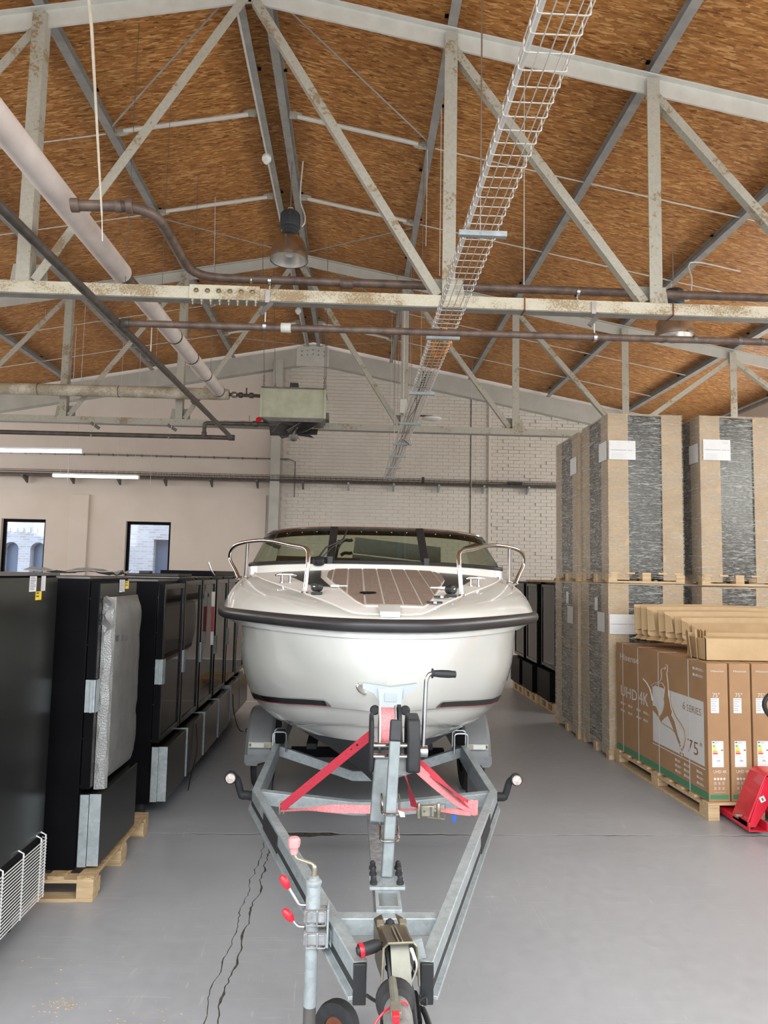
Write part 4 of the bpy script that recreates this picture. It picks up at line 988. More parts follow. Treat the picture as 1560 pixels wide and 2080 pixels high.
# ================================================================ wrapped cooler stacks on the right
def wrapped(x0, y0, zb, label, W=.88, D=.90, H=1.93, labels=((0, .0),), grp='film wrapped coolers', ws=1):
    """cooler on a pallet, cardboard corner boards, stretch film; origin at its base"""
    x1, y1 = x0+W, y0+D
    t = thing('wrapped_cooler', label, 'cooler', ((x0+x1)/2, (y0+y1)/2, zb), grp)
    pal = bpy.data.objects.new('pallet', None); COL.objects.link(pal); pal.parent = t; WL[pal.name] = WL[t.name]
    for k in range(5): x = x0+.02+(W-.14)*k/4; MB().box(x, x+.1, y0, y1, zb+.10, zb+.12).build('deck_board', 'pallet_wood', pal)
    for y in (y0, (y0+y1)/2-.05, y1-.1):
        MB().box(x0, x1, y, y+.1, zb, zb+.022).build('base_board', 'pallet_wood', pal)
        for x in (x0+.0, (x0+x1)/2-.05, x1-.1): MB().box(x, x+.1, y, y+.1, zb+.022, zb+.10).build('block', 'pallet_wood', pal, bevel=.003)
    z0, z1 = zb+.12, zb+H
    MB().box(x0+.03, x1-.03, y0+.03, y1-.03, z0, z1-.02).build('cooler_body', 'dark_sheet', t, bevel=.008)
    cw, ct = .235, .012; zc = zb+.035
    for sx, xc in ((1, x0+.008), (-1, x1-.008)):
        for sy, yc in ((1, y0+.008), (-1, y1-.008)):
            L = [(0, 0), (cw, 0), (cw, ct), (ct, ct), (ct, cw), (0, cw)]
            MB().prism([(sx*a, sy*b) for a, b in L], (xc, yc, zc), (1,0,0), (0,1,0), (0,0,z1-zc-.004)).build('corner_board', 'corner_card', t)
    MB().box(x0+.012, x1-.012, y0+.012, y1-.012, z1-.018, z1-.004).build('top_card', 'corner_card', t)
    # film, slightly drawn in between the corners
    rows = []; random.seed(int(x0*100)+int(zb*10)+ws)
    nz = 22
    for j in range(nz+1):
        z = zb+.05+(z1+.002-zb-.05)*j/nz; ring = []
        for (ax, ay), (bx_, by) in (((x0, y0), (x1, y0)), ((x1, y0), (x1, y1)), ((x1, y1), (x0, y1)), ((x0, y1), (x0, y0))):
            nx, ny = (by-ay), -(bx_-ax); L = math.hypot(nx, ny); nx /= L; ny /= L
            for i in range(10):
                s = i/10; d = -.010*math.sin(PI*s) + random.uniform(-.002, .003) if i else .002
                ring.append((ax+(bx_-ax)*s + nx*d, ay+(by-ay)*s + ny*d, z+random.uniform(-.006, .006)*(0 < j < nz)))
        rows.append(ring)
    MB().grid(rows, True).build('film_wrap', 'stretch_film', t, fix=False, ang=80)
    for fc, u, z, w, h in labels:
        zc = zb+z
        if fc == 'f':
            c = V((x0+u, y0-.004, zc)); s = sticker(t, c, (1,0,0), (0,0,1), w, h, 'paper', 1, 'paper', 'address_sheet'); ax, o = V((1,0,0)), V((0, -.0025, 0))
        else:
            c = V((x0-.004, y0+u, zc)); s = sticker(t, c, (0,-1,0), (0,0,1), w, h, 'paper', 1, 'paper', 'address_sheet'); ax, o = V((0,-1,0)), V((-.0025, 0, 0))
        if fc == 'f':
            random.seed(1)
            m = MB(); xx = -w*.45
            while xx < w*.43:
                l = random.uniform(.006, .018); m.prism([(xx, -.006), (xx+l, -.006), (xx+l, .006), (xx, .006)], c+o*.5, ax, (0,0,1), o*.1); xx += l+random.choice((.004, .004, .012))
            for k in range(7): m.prism([(-w*.42, -h*.18-k*.012), (-w*.42+w*random.uniform(.4, .8), -h*.18-k*.012), (-w*.42+w*.4, -h*.18-k*.012+.002), (-w*.42, -h*.18-k*.012+.002)], c+o*.5, ax, (0,0,1), o*.1)
            m.prism([(-w*.28, h*.17), (-w*.18, h*.17), (-w*.18, h*.21), (-w*.28, h*.21)], c+o*.5, ax, (0,0,1), o*.1)
            for k in range(3): m.prism([(-w*.45, h*.38-k*.012), (-w*.22, h*.38-k*.012), (-w*.22, h*.38-k*.012+.004), (-w*.45, h*.38-k*.012+.004)], c+o*.5, ax, (0,0,1), o*.1); m.prism([(w*.2, h*.4-k*.012), (w*.42, h*.4-k*.012), (w*.42, h*.4-k*.012+.003), (w*.2, h*.4-k*.012+.003)], c+o*.5, ax, (0,0,1), o*.1)
            stuff(m.build('print', 'grey_ink', s))
    return t
AX, AY = 2.885, 8.0
HT = 1.955
fl_ = ('f', .16, 1.55, .30, .22)
wrapped(AX, AY, 0, 'film wrapped cooler at the foot of the front left stack', labels=(('f', .165, 1.49, .30, .22), ('s', .22, 1.50, .24, .22), ('s', .38, 1.70, .10, .15)), D=.95, H=1.95)
wrapped(AX+.01, AY, HT, 'film wrapped cooler on top of the front left stack', labels=(('f', .17, 1.52, .31, .22), ('s', .15, 1.52, .26, .22)), D=.92, H=1.95)
wrapped(AX-.03, AY+1.0, 0, 'film wrapped cooler at the foot of the rear left stack', labels=(('s', .30, 1.52, .24, .22), ('s', .42, 1.74, .10, .15)), D=1.0, H=1.95, ws=2)
wrapped(AX-.03, AY+.98, HT, 'film wrapped cooler on top of the rear left stack', labels=(('s', .16, 1.50, .26, .22),), D=.98, H=1.92, ws=3)
wrapped(AX+1.04, AY-.08, 0, 'film wrapped cooler at the foot of the right stack, behind cardboard', labels=(), D=.95, H=1.93, ws=4)
wrapped(AX+1.06, AY-.06, 1.945, 'film wrapped cooler on top of the right stack', labels=(('f', .20, 1.55, .32, .24), ('s', .14, 1.52, .22, .22)), D=.95, H=1.95, ws=5)

# ================================================================ television cartons on a pallet
TH_ = math.radians(2.6); c_, s_ = math.cos(TH_), math.sin(TH_)
O = V((3.035, 6.06, 0)); EX = V((c_, s_, 0)); EY = V((-s_, c_, 0)); EZ = V((0, 0, 1))
def tv(a, b, c): return O + EX*a + EY*b + EZ*c
def obox(m, a0, a1, b0, b1, c0, c1): return m.prism([(a0, b0), (a1, b0), (a1, b1), (a0, b1)], O+EZ*c0, EX, EY, EZ*(c1-c0))
pal = thing('wooden_pallet', 'long pale pallet under the row of television cartons', 'pallet', tv(.4, .95, 0), 'wooden pallets')
PW_, PL_ = .86, 1.89
for i in range(9):
    b = -.02+(PL_-.10)*i/8; obox(MB(), -.02, PW_, b, b+.10, .122, .144).build('deck_board', 'pallet_wood', pal, bevel=.002)
for a in (-.02, .38, PW_-.10):
    obox(MB(), a, a+.10, -.02, PL_-.02, .100, .122).build('stringer_board', 'pallet_wood', pal, bevel=.002); obox(MB(), a, a+.10, -.02, PL_-.02, 0, .022).build('base_board', 'pallet_wood', pal, bevel=.002)
    for b in (-.02, .88, 1.76): obox(MB(), a, a+.10, b, b+.145, .022, .100).build('block', 'pallet_wood', pal, bevel=.003)
random.seed(6)
CW, CL, CH_ = .186, 1.87, 1.145
def carton(i, label, big):
    a0 = i*.202; a1 = a0+CW; z0 = .146; z1 = z0+CH_
    t = thing('television_carton', label, 'carton', tv((a0+a1)/2, CL/2, z0), 'television cartons on the pallet')
    obox(MB(), a0, a1, 0, CL, z0, z1).build('carton', 'cardboard' if False else 'tv_card', t, bevel=.004)
    for s in (0, 1):
        obox(MB(), a0+s*.0945, a0+.0915+s*.0945, .006, CL-.006, z1, z1+.004).build('top_flap', 'tv_card', t)
    # green band
    obox(MB(), a0+.010, a1-.012, -.0012, 0, z0+.022, z0+.058).build('green_band', 'green_print', t)
    e = tv(a0, -.001, 0)
    def T(s, a, z, size, mt='box_white', fit=None): return text(s, 'lettering', mt, t, tv(a0+a, -.0012, z0+z), EX, EZ, size, fit=fit)
    T('Hisense', .034, 1.075, .026, fit=.115); T('75"', .045, .865, .05); T('UHD 4K', .040, .235, .036, fit=.118)
    n_ = -EY
    sticker(t, tv(a0+.066, -.0012, z0+.795), EX, EZ, .072, .125, 'paper', 6, 'grey_ink')
    s = sticker(t, tv(a0+.083, -.0012, z0+.392), EX, EZ, .102, .215, 'paper', 0, name='energy_label')
    q = lambda a, z, w, h, mt: MB().prism([(0, 0), (w, 0), (w*.86 if mt != 'ink' else w, h), (0, h)], tv(a0+a, -.0024, z0+z), EX, EZ, n_*.0006).build('energy_mark', mt, s)
    for k, (mt) in enumerate(('green_label', 'lime_label', 'yellow_label', 'orange_label', 'red_label')):
        if mt == 'lime_label': q(.040, .455-.016*k+.002, .030, .013, mt)
        else: q(.040, .455-.016*k, .022+.006*k, .013, mt)
    q(.112, .420, .018, .009, 'ink'); q(.038, .484, .02, .009, 'blue_label'); q(.062, .484, .035, .005, 'grey_ink'); q(.06, .368, .04, .003, 'grey_ink'); q(.075, .33, .03, .014, 'grey_ink')
    m = MB()
    for k in range(6):
        for (da, dz, w, h) in ((0, 0, .022, .003), (.004, .006, .003, .016), (.015, .006, .003, .016), (.006, .012, .011, .004)):
            m.prism([(0, 0), (w, 0), (w, h), (0, h)], tv(a0+.045+.036*(k % 3)+da, -.0012, z0+.10+.042*(k//3)+dz), EX, EZ, n_*.0006)
    for k in range(4): m.prism([(0, 0), (.018, 0), (.018, .022), (0, .022)], tv(a0+.045+.027*k, -.0012, z0+.205-.012), EX, EZ, n_*.0006) if False else m.lathe([(.011, 0), (.011, .0006)], tv(a0+.055+.027*k, -.0012, z0+.208-.02), n_, 10)
    m.prism([(0, 0), (.10, 0), (.10, .002), (0, .002)], tv(a0+.045, -.0012, z0+.078), EX, EZ, n_*.0006)
    stuff(m.build('handling_symbols', 'box_white', t))
    if big:
        n2 = -EX; bx_ = -EY          # reading direction on the broad side: from far end to near end
        def at_(s, z): return tv(a0-.0012, CL-s, z0+z)
        def TT(sx, s, z, size, mt='box_white', fit=None): return text(sx, 'lettering', mt, t, at_(s, z), bx_, EZ, size, fit=fit)
        MB().prism([(0, 0), (CL-.008, 0), (CL-.008, .058), (0, .058)], at_(.004, .012), bx_, EZ, n2*.0008).build('green_band', 'green_print', t)
        TT('Hisense', .092, .978, .097, fit=.455); TT('UHD', .102, .590, .158, fit=.40); TT('4K', .556, .583, .182, fit=.21)
        # white screen panel with the kicking player left out of it
        pn = MB().prism([(.866, .275), (1.812, .275), (1.812, .815), (.866, .815)], at_(0, 0), bx_, EZ, n2*.0008).build('screen_print', 'box_white', t)
        MB().prism([(.855, .247), (1.82, .247), (1.82, .255), (.855, .255)], at_(0, 0), bx_, EZ, n2*.0008).build('print_line', 'box_white', t)
        fig = [(1.145, 1.049), (1.186, 1.042), (1.181, 1.0), (1.166, 0.963), (1.186, 0.896), (1.191, 0.826), (1.196, 0.769), (1.221, 0.714), (1.24, 0.66), (1.265, 0.63), (1.25, 0.588), (1.301, 0.545), (1.333, 0.483), (1.357, 0.436), (1.39, 0.395), (1.413, 0.37), (1.385, 0.358), (1.352, 0.382), (1.323, 0.423), (1.289, 0.456), (1.235, 0.514), (1.173, 0.575), (1.11, 0.541), (1.037, 0.488), (1.0, 0.509), (0.947, 0.542), (0.893, 0.561), (0.844, 0.576), (0.835, 0.597), (0.877, 0.614), (0.931, 0.618), (0.963, 0.59), (1.011, 0.543), (1.053, 0.571), (1.094, 0.633), (1.11, 0.683), (1.094, 0.728), (1.11, 0.778), (1.122, 0.827), (1.089, 0.855), (1.053, 0.864), (0.963, 0.836), (0.882, 0.794), (0.849, 0.811), (0.909, 0.838), (1.006, 0.863), (1.053, 0.897), (1.063, 0.937), (1.053, 0.971), (1.068, 0.997), (1.105, 1.009), (1.135, 1.0), (1.14, 1.028)]
        # figure filled as triangles so that the concave outline stays clean
        from mathutils.geometry import tessellate_polygon
        tri = tessellate_polygon([[V((a, b, 0)) for a, b in fig]])
        m = MB(); m.add([at_(a, b)+n2*.0016 for a, b in fig], [tuple(q) for q in tri]); m.build('player_print', 'tv_card', t, fix=False)
        m = MB(); pts3 = [at_(a, b)+n2*.0022 for a, b in fig]; m.tube(pts3[:11], .003, 4); m.tube(pts3[36:], .003, 4); m.build('player_outline', 'box_white', t)
        m = MB(); m.tube([at_(a, b)+n2*.002 for a, b in ((.665, .843), (.75, .81), (.81, .765), (.849, .70), (.86, .66))], .006, 4); m.build('swoosh', 'box_white', t)
        m = MB(); m.tube([at_(a, b)+n2*.002 for a, b in ((1.037, .488), (1.14, .476), (1.24, .468), (1.325, .447))], .004, 4); m.tube([at_(a, b)+n2*.002 for a, b in ((1.235, .798), (1.228, .739), (1.265, .665), (1.337, .598), (1.432, .549), (1.489, .505), (1.505, .442), (1.478, .369), (1.436, .314))], [.002, .005, .006, .006, .006, .008, .008, .006, .003], 4); m.build('swoosh', 'tv_card', t)
        MB().lathe([(.056, 0), (.056, .0012)], at_(1.432, .325)+n2*.0016, n2, 20).build('ball_print', 'box_white', t)
        for (da, db) in ((0, 0), (.033, .028), (-.033, .028), (.022, -.038), (-.024, -.036)): MB().lathe([(.014, 0), (.014, .0008)], at_(1.432+da, .325+db)+n2*.003, n2, 5).build('ball_patch', 'tv_card', t)
        TT('6', 1.452, .690, .10, 'box_brown'); TT('SERIES', 1.523, .688, .085, 'box_brown', fit=.245); TT('75', 1.523, .335, .165, 'box_brown', fit=.18); TT('"', 1.735, .365, .13, 'box_brown')
        m = MB(); random.seed(8)
        def smalls(cols, z_, dz, r):
            for k in range(r):
                for cc in cols:
                    m.prism([(0, 0), (.028, 0), (.028, .022), (0, .022)], at_(cc, z_-k*dz), bx_, EZ, n2*.0008)
                    for j in range(2): m.prism([(0, 0), (random.uniform(.05, .1), 0), (.05, .006), (0, .006)], at_(cc+.036, z_-k*dz+.012*j), bx_, EZ, n2*.0008)
        smalls((.11, .30, .50, .66), .50, .075, 2); smalls((1.30, 1.46, 1.68), .195, .048, 3); smalls((1.64, 1.70), 1.07, .055, 2)
        stuff(m.build('small_print', 'box_white', t))
        for s in (.176, .55, .998, 1.568):
            MB().prism([(-.006, .0), (.006, 0), (.006, CH_), (-.006, CH_)], at_(s, 0)+n2*.0035, bx_, EZ, n2*.0012).build('strapping_band', 'box_white', t)
            obox(MB(), a0-.004, a1, CL-s-.006, CL-s+.006, z1+.004, z1+.0055).build('strapping_band', 'box_white', t)
        MB().prism([(0, 0), (.14, 0), (.14, .05), (0, .05)], at_(1.49, CH_-.045), bx_, EZ, n2*.003).build('tape_patch', 'tv_card', t)
    return t
tt = NT('tv_card'); n1 = tt.noise(5, 4); tt.set(color=tt.ramp(n1, (.3, (.325, .185, .088)), (.7, (.385, .225, .112))), rough=.6)
ordn = ['first television carton of the row, broad side with player print to the aisle', 'second television carton of the row from the aisle', 'third television carton of the row, behind the pallet jack handle', 'fourth television carton of the row, at the right edge']
for i in range(4): carton(i, ordn[i], i == 0)

# flattened and folded cardboard on top
ZT = .146+CH_+.006
random.seed(12)
zc = ZT
def leaf(i, y, x0, top, mt, label, low):
    t = thing('folded_carton', label, 'cardboard', (x0+.5, y, ZT), 'flattened cartons on the television cartons')
    MB().prism([(0, .05+low), (.06, low), (1.36, low), (1.36, top), (.8, top+.012), (0, top)], (x0, y, ZT), (1,0,.0), (0,.10,1), (0,.006,0)).build('panel', mt, t)
    # bottom flap folded out to the viewer
    a = V((x0+.02, y, ZT+.03+low)); MB().slab([[a, a+V((.55, 0, -.02))], [a+V((-.07, -.065, -.035)), a+V((.50, -.075, -.05))]], (0, 0, .005)).build('flap', 'cardboard', t)
    MB().prism([(0, .08+low), (.09, .10+low), (.07, top-.05), (.0, top-.02)], (x0, y, ZT), (.55,-.8,0), (0,.1,1), (.004,.003,0)).build('end_flap', 'cardboard_pale', t)
    return t
desc = ['rearmost', 'second rearmost', 'third from the back of', 'fourth from the back of', 'fifth from the back of', 'sixth from the back of', 'seventh from the back of', 'foremost']
for i in range(8):
    y = 7.62-.10*i; x0 = 3.05+[0, .03, .055, .13, .155, .21, .235, .29][i]; top = [.43, .425, .415, .385, .375, .335, .325, .28][i]
    leaf(i, y, x0, top, 'cardboard' if i % 2 else 'cardboard_pale', (desc[i]+' upright folded carton sheet') if i in (0, 1, 7) else desc[i]+' the upright folded carton sheets', .08 if i < 7 else .06)
t = thing('cardboard_tray', 'low open pale carton standing on the near end of the television cartons', 'cardboard', (3.7, 6.3, ZT))
bx0, by0 = 3.12, 6.24
for i, (a, b, c, d, h) in enumerate(((bx0, bx0+.92, by0, by0+.006, .19), (bx0, bx0+.006, by0, by0+.34, .19), (bx0, bx0+.92, by0+.34, by0+.346, .22))):
    MB().box(a, b, c, d, ZT, ZT+h).build('side', 'cardboard_pale', t)
MB().box(bx0, bx0+.92, by0, by0+.346, ZT-.0, ZT+.005).build('bottom', 'cardboard_pale', t)
MB().slab([[(bx0, by0, ZT+.19), (bx0+.92, by0, ZT+.19)], [(bx0+.01, by0+.05, ZT+.205), (bx0+.92, by0+.05, ZT+.205)]], (0,0,.005)).build('flap', 'cardboard', t)
for i, (x, y, a, h) in enumerate(((bx0-.055, by0+.16, .25, .25), (bx0-.03, by0+.10, -.1, .27), (bx0+.06, by0+.2, .35, .25), (bx0+.10, by0+.24, .5, .245), (bx0+.135, by0+.28, .2, .24))):
    t2 = thing('cardboard_scrap', ('torn brown cardboard strip propped ' + ['left of', 'against the left end of', 'inside the corner of', 'inside, behind the corner strip of', 'deepest inside'][i] + ' the open carton'), 'cardboard', (x, y, ZT), 'cardboard strips by the open carton')
    MB().prism([(0, 0), (.085, 0), (.10, h-.03), (.06, h), (.01, h-.015)], (x, y, ZT+.006), (math.cos(a+1.1), math.sin(a+1.1), .0), (-.08+.04*i, .05, 1), (.006, 0, 0)).build('strip', 'cardboard', t2)

# ================================================================ pallet jack
t = thing('pallet_jack', 'red pallet jack with black loop handle at the right edge, forks under the pallet', 'pallet jack', (3.5, 5.6, 0))
MBx = 3.17
for i, x in enumerate((MBx, MBx+.36)):
    m = MB(); m.box(x, x+.16, 5.84, 6.9, .030, .082); f = m.build('fork', 'red_paint', t, bevel=.006)
    m = MB(); m.box(x+.0, x+.16, 5.70, 5.85, .028, .038); m.box(x, x+.014, 5.70, 5.85, .038, .10); m.box(x+.146, x+.16, 5.70, 5.85, .038, .10)
    m.build('fork_heel', 'red_paint', t, bevel=.003)
    MB().bar((x+.05, 5.74, .055), (x+.09, 5.9, .10), .03, .03).build('push_rod', 'black_plastic', t)
# slanted frame wings
fr = [(0, 0), (.16, 0), (.37, .36), (.37, .42), (.29, .42)]
MB().prism([(.0, .0), (.06, 0), (.27, .33), (.50, .33), (.50, .42), (.20, .42), (.155, .40)], (MBx+.008, 5.72, .055), (1,0,0), (0,0,1), (0, .012, 0)).build('frame_plate', 'red_paint', t, bevel=.004)
MB().prism([(.0, .0), (.0, .05), (.155, .40), (.20, .42), (.50, .42), (.50, .405), (.21, .405), (.165, .385), (.014, .04), (.014, 0)], (MBx-.0, 5.72, .055), (1,0,0), (0,0,1), (0, .22, 0)).build('frame_shell', 'red_paint', t, bevel=.003)
MB().lathe([(.012, 0), (.012, .05)], (MBx+.0, 5.80, .12), (-1,0,0), 10).build('axle_pin', 'brushed', t)
MB().prism([(-.022, -.022), (.022, -.022), (.022, .022), (-.022, .022)], (MBx+.125, 5.716, .275), V((.9,0,.42)), V((-.42,0,.9)), (0,-.001,0)).build('sticker', 'paper', t)
MB().prism([(-.008, -.012), (.008, -.012), (.008, .012), (-.008, .012)], (MBx+.125, 5.714, .275), V((.9,0,.42)), V((-.42,0,.9)), (0,-.001,0)).build('sticker_print', 'green_print', t)
for y in (5.56,):
    for x in (MBx+.20, MBx+.30): MB().lathe([(.03, -.028), (.092, -.028), (.10, -.018), (.10, .018), (.092, .028), (.03, .028)], (x, y, .1005), (1,0,0), 24).build('steer_wheel', 'tyre', t)
MB().lathe([(.018, -.08), (.018, .08)], (MBx+.25, 5.56, .10), (1,0,0), 12).build('wheel_axle', 'brushed', t)
MB().lathe([(.055, .14), (.055, .34), (.035, .36), (.035, .48)], (MBx+.25, 5.58, 0), (0,0,1), 20).build('pump', 'black_plastic', t)
MB().tube([(MBx+.25, 5.56, .4), (MBx+.25, 5.50, .92)], .022, 12).build('tiller', 'black_plastic', t)
pts = [(MBx+.20, 5.50, .90), (MBx+.20-.10, 5.495, .94), (MBx+.20-.165, 5.49, 1.02), (MBx+.20-.165, 5.485, 1.09), (MBx+.20-.10, 5.48, 1.15), (MBx+.20, 5.48, 1.165), (MBx+.20+.10, 5.48, 1.15), (MBx+.20+.165, 5.485, 1.09), (MBx+.20+.165, 5.49, 1.02), (MBx+.20+.10, 5.495, .94)]
MB().tube(spline(pts+[pts[0]], 48)[:-1], .017, 10, True).build('loop_handle', 'black_plastic', t)
# ================================================================ boat trailer
CX = .18
tr = thing('boat_trailer', 'galvanised boat trailer under the white boat, drawbar to the viewer', 'trailer', (CX, 5, 0))
FZ, FH = .60, .115                                   # top of the frame, beam height
for s, nm in ((-1, 'left'), (1, 'right')):
    pts = [V((CX+s*.122, 2.72, 0)), V((CX+s*.775, 4.78, 0)), V((CX+s*.775, 9.4, 0))]
    def off(d): # outline shifted sideways by d (outwards)
        out = []
        for i, p in enumerate(pts):
            n1 = (pts[1]-pts[0]).normalized(); n2 = (pts[2]-pts[1]).normalized()
            a = V((n1.y, -n1.x, 0))*s; b = V((n2.y, -n2.x, 0))*s
            n = a if i == 0 else (b if i == 2 else (a+b)/(1+a.dot(b)))
            out.append(p + n*d)
        return out
    def rail(d0, d1, z0, z1, name, mt, k0=0, k1=2, bevel=.004):
        A, B = off(d0)[k0:k1+1], off(d1)[k0:k1+1]; rows = [[V((p.x, p.y, z)) for p, z in ((a, z0), (b, z0), (b, z1), (a, z1))] for a, b in zip(A, B)]
        m = MB().grid(rows, True); n = len(rows); m.f += [(3, 2, 1, 0), tuple(4*(n-1)+i for i in range(4))]
        return m.build(name, mt, tr, bevel=bevel)
    rail(-.03, .022, FZ-FH, FZ, 'side_beam', 'galvanised_dull' if False else 'galvanised')
    rail(-.03, .042, FZ-FH-.014, FZ-FH, 'beam_flange', 'galvanised', bevel=.002)
    rail(.0221, .0235, FZ-FH+.018, FZ-FH+.048, 'beam_slot', 'black_plastic', 0, 1, 0)
    # dark plate half way along the drawbar
    d = (pts[1]-pts[0]).normalized(); nn = V((d.y, -d.x, 0))*s
    a, b = pts[0]+d*1.35+nn*.0235, pts[0]+d*1.75+nn*.0235
    MB().bar(V((a.x, a.y, FZ-.062)), V((b.x, b.y, FZ-.062)), .006, .09).build('beam_plate', 'rubber', tr)
    if s < 0:
        c = pts[0]+d*.34+nn*.024; sk = sticker(tr, V((c.x, c.y, FZ-.055)), -d, (0,0,1), .10, .06, 'paper', 4, 'grey_ink')
    p = pts[0]; MB().box(p.x-.024, p.x+.024, p.y-.014, p.y+.002, FZ-.145, FZ-.002).build('end_cap', 'black_plastic', tr, bevel=.004)
    # mudguard, wheel, bracket
    x0, x1 = sorted((CX+s*.845, CX+s*1.10)); wy, wz = 6.92, .315; R = .395
    rows = []
    for k in range(25):
        a = PI*1.02*k/24 - .01
        y, z = wy-R*1.08*math.cos(a), wz+.03+R*math.sin(a)
        c = V((0, wy, wz)); nrm = V((0, y-wy, z-wz)).normalized()
        prof = [(x0-.0, -.055), (x0+.004, -.02), (x0+.03, 0), ((x0+x1)/2, .004), (x1-.03, 0), (x1-.004, -.02), (x1, -.055)]
        rows.append([V((x, y, z)) + nrm*h for x, h in prof])
    MB().slab(rows, (0, 0, -.006)).build('mudguard', 'grey_plastic', tr)
    yf = wy-R*1.08
    MB().prism([(x0+.02, 0), (x1-.02, 0), (x1, .03), (x1, .10), (x0, .10), (x0, .03)], (0, yf+.0, wz-.02), (1,0,0), (0,0,1), (0,.012,0)).build('mudguard_front', 'grey_plastic', tr, bevel=.01)
    wx = (x0+x1)/2
    w = MB().lathe([(.16, -.085), (.19, -.09), (.29, -.088), (.312, -.07), (.315, 0), (.312, .07), (.29, .088), (.19, .09), (.16, .085)], (wx, wy, .316), (1,0,0), 36, False).build('wheel', 'tyre', tr)
    MB().lathe([(.05, -.05), (.15, -.06), (.165, -.075), (.165, .075), (.15, .06), (.05, .05)], (wx, wy, .316), (1,0,0), 28).build('rim', 'brushed', w)
    for k in range(4): MB().lathe([(.3155, -.055+k*.035), (.318, -.053+k*.035), (.318, -.037+k*.035), (.3155, -.035+k*.035)], (wx, wy, .316), (1,0,0), 36, False).build('tread_rib', 'tyre', w)
    bxa, bxb = sorted((CX+s*.74, CX+s*1.06))
    br = MB().box(bxa, bxb, yf-.03, yf-.022, .46, .51).build('light_bracket', 'zinc_yellow', tr)
    rx = CX+s*.98; MB().box(rx-.055, rx+.055, yf-.036, yf-.03, .465, .505).build('reflector', 'paper', br); MB().lathe([(.010, 0), (.010, .006)], (CX+s*1.045, yf-.03, .485), (0,-1,0), 8).build('bolt', 'dark_steel', br)
    a, b = sorted((CX+s*.79, CX+s*.92)); MB().prism([(a, .22), (b, .22), (b, .44) if s > 0 else (b, .47), (a, .47) if s > 0 else (a, .44)], (0, 5.95, 0), (1,0,0), (0,0,1), (0, .08, 0)).build('flap', 'rubber', tr, bevel=.004)
    # side marker lamp on a rubber arm
    p0 = V((CX+s*.80, 5.05, .47)); p1 = V((CX+s*.90, 5.02, .50)); p2 = V((CX+s*.93, 5.0, .60)); p3 = V((CX+s*.965, 4.97, .622)) 
    arm = MB().tube(spline([p0, p0.lerp(p1, .6), p1, p2, p3], 24), [.030]*10+[.024]*14, 12).build('lamp_arm', 'rubber', tr)
    MB().lathe([(.034, -.02), (.040, -.012), (.040, .02), (.034, .026)], p3, (0,-1,.0), 20).build('lamp_shell', 'rubber', arm)
    MB().lathe([(.034, .024), (.030, .036), (.0, .040)], p3, (0,-1,0), 20).build('lens', 'lens_clear', arm)
    # upright clamps that hold the side supports
    for y in (6.0, 6.12):
        m = MB().tube(fillet([(CX+s*.69, y, FZ-.06), (CX+s*.69, y, FZ+.10), (CX+s*.80, y, FZ+.10), (CX+s*.80, y, FZ-.06)], .03, 4), .008, 6); m.build('u_bolt', 'brushed', tr)
    MB().box(CX+s*.745-.035, CX+s*.745+.035, 6.02, 6.10, FZ, FZ+.10).build('support_post', 'black_metal', tr, bevel=.004)
    MB().bar((CX+s*.50, 6.3, FZ-.085), (CX+s*.50, 8.6, FZ-.085), .09, .05).build('side_bunk', 'rubber', tr, bevel=.006)
# cross members (dipped in the middle)
def cross_(y, ze, zc, h, w=.06, flat=.0, half=.75):
    m = MB(); rows = []
    for b, z in ((-half, ze), (-.14, zc), (.14, zc), (half, ze)): rows.append([V((CX+b, y-w/2, z-h)), V((CX+b, y+w/2, z-h)), V((CX+b, y+w/2, z)), V((CX+b, y-w/2, z))])
    m.grid(rows, True); m.f += [(3,2,1,0), (12,13,14,15)]; return m.build('cross_member', 'galvanised', tr, bevel=.004)
cross_(3.10, FZ-.012, FZ-.012, .07, half=.25); cross_(4.80, FZ-.01, FZ-.075, .085); cross_(6.05, FZ-.02, FZ-.215, .08, .05); cross_(7.4, FZ-.02, FZ-.215, .08); cross_(9.2, FZ-.02, FZ-.215, .08)
MB().box(CX-.72, CX+.72, 6.88, 6.96, .28, .36).build('axle', 'black_metal', tr)
# spine and post foot
MB().slab([[(CX-.052, 3.05, FZ-.03), (CX+.045, 3.05, FZ-.03)], [(CX-.055, 4.78, .50), (CX+.035, 4.78, .50)]], (0, 0, -.06)).build('spine', 'galvanised_dull', tr)
ft = MB().box(CX-.075, CX+.085, 3.30, 3.53, FZ+.0, FZ+.014).build('post_foot', 'galvanised', tr, bevel=.003)
MB().box(CX-.05, CX+.06, 3.12, 3.50, FZ-.03, FZ+.0).build('foot_channel', 'galvanised', tr, bevel=.003)
MB().box(CX-.035, CX+.045, 3.15, 3.28, FZ-.0005, FZ+.001).build('type_plate', 'brushed', tr)
for x in (-.055, .065):
    for y in (3.335, 3.43, 3.50): MB().lathe([(.017, 0), (.017, .012), (.013, .014), (.013, .03), (.006, .038), (0, .039)], (CX+x, y, FZ+.014), (0,0,1), 10).build('bolt', 'rubber', tr)
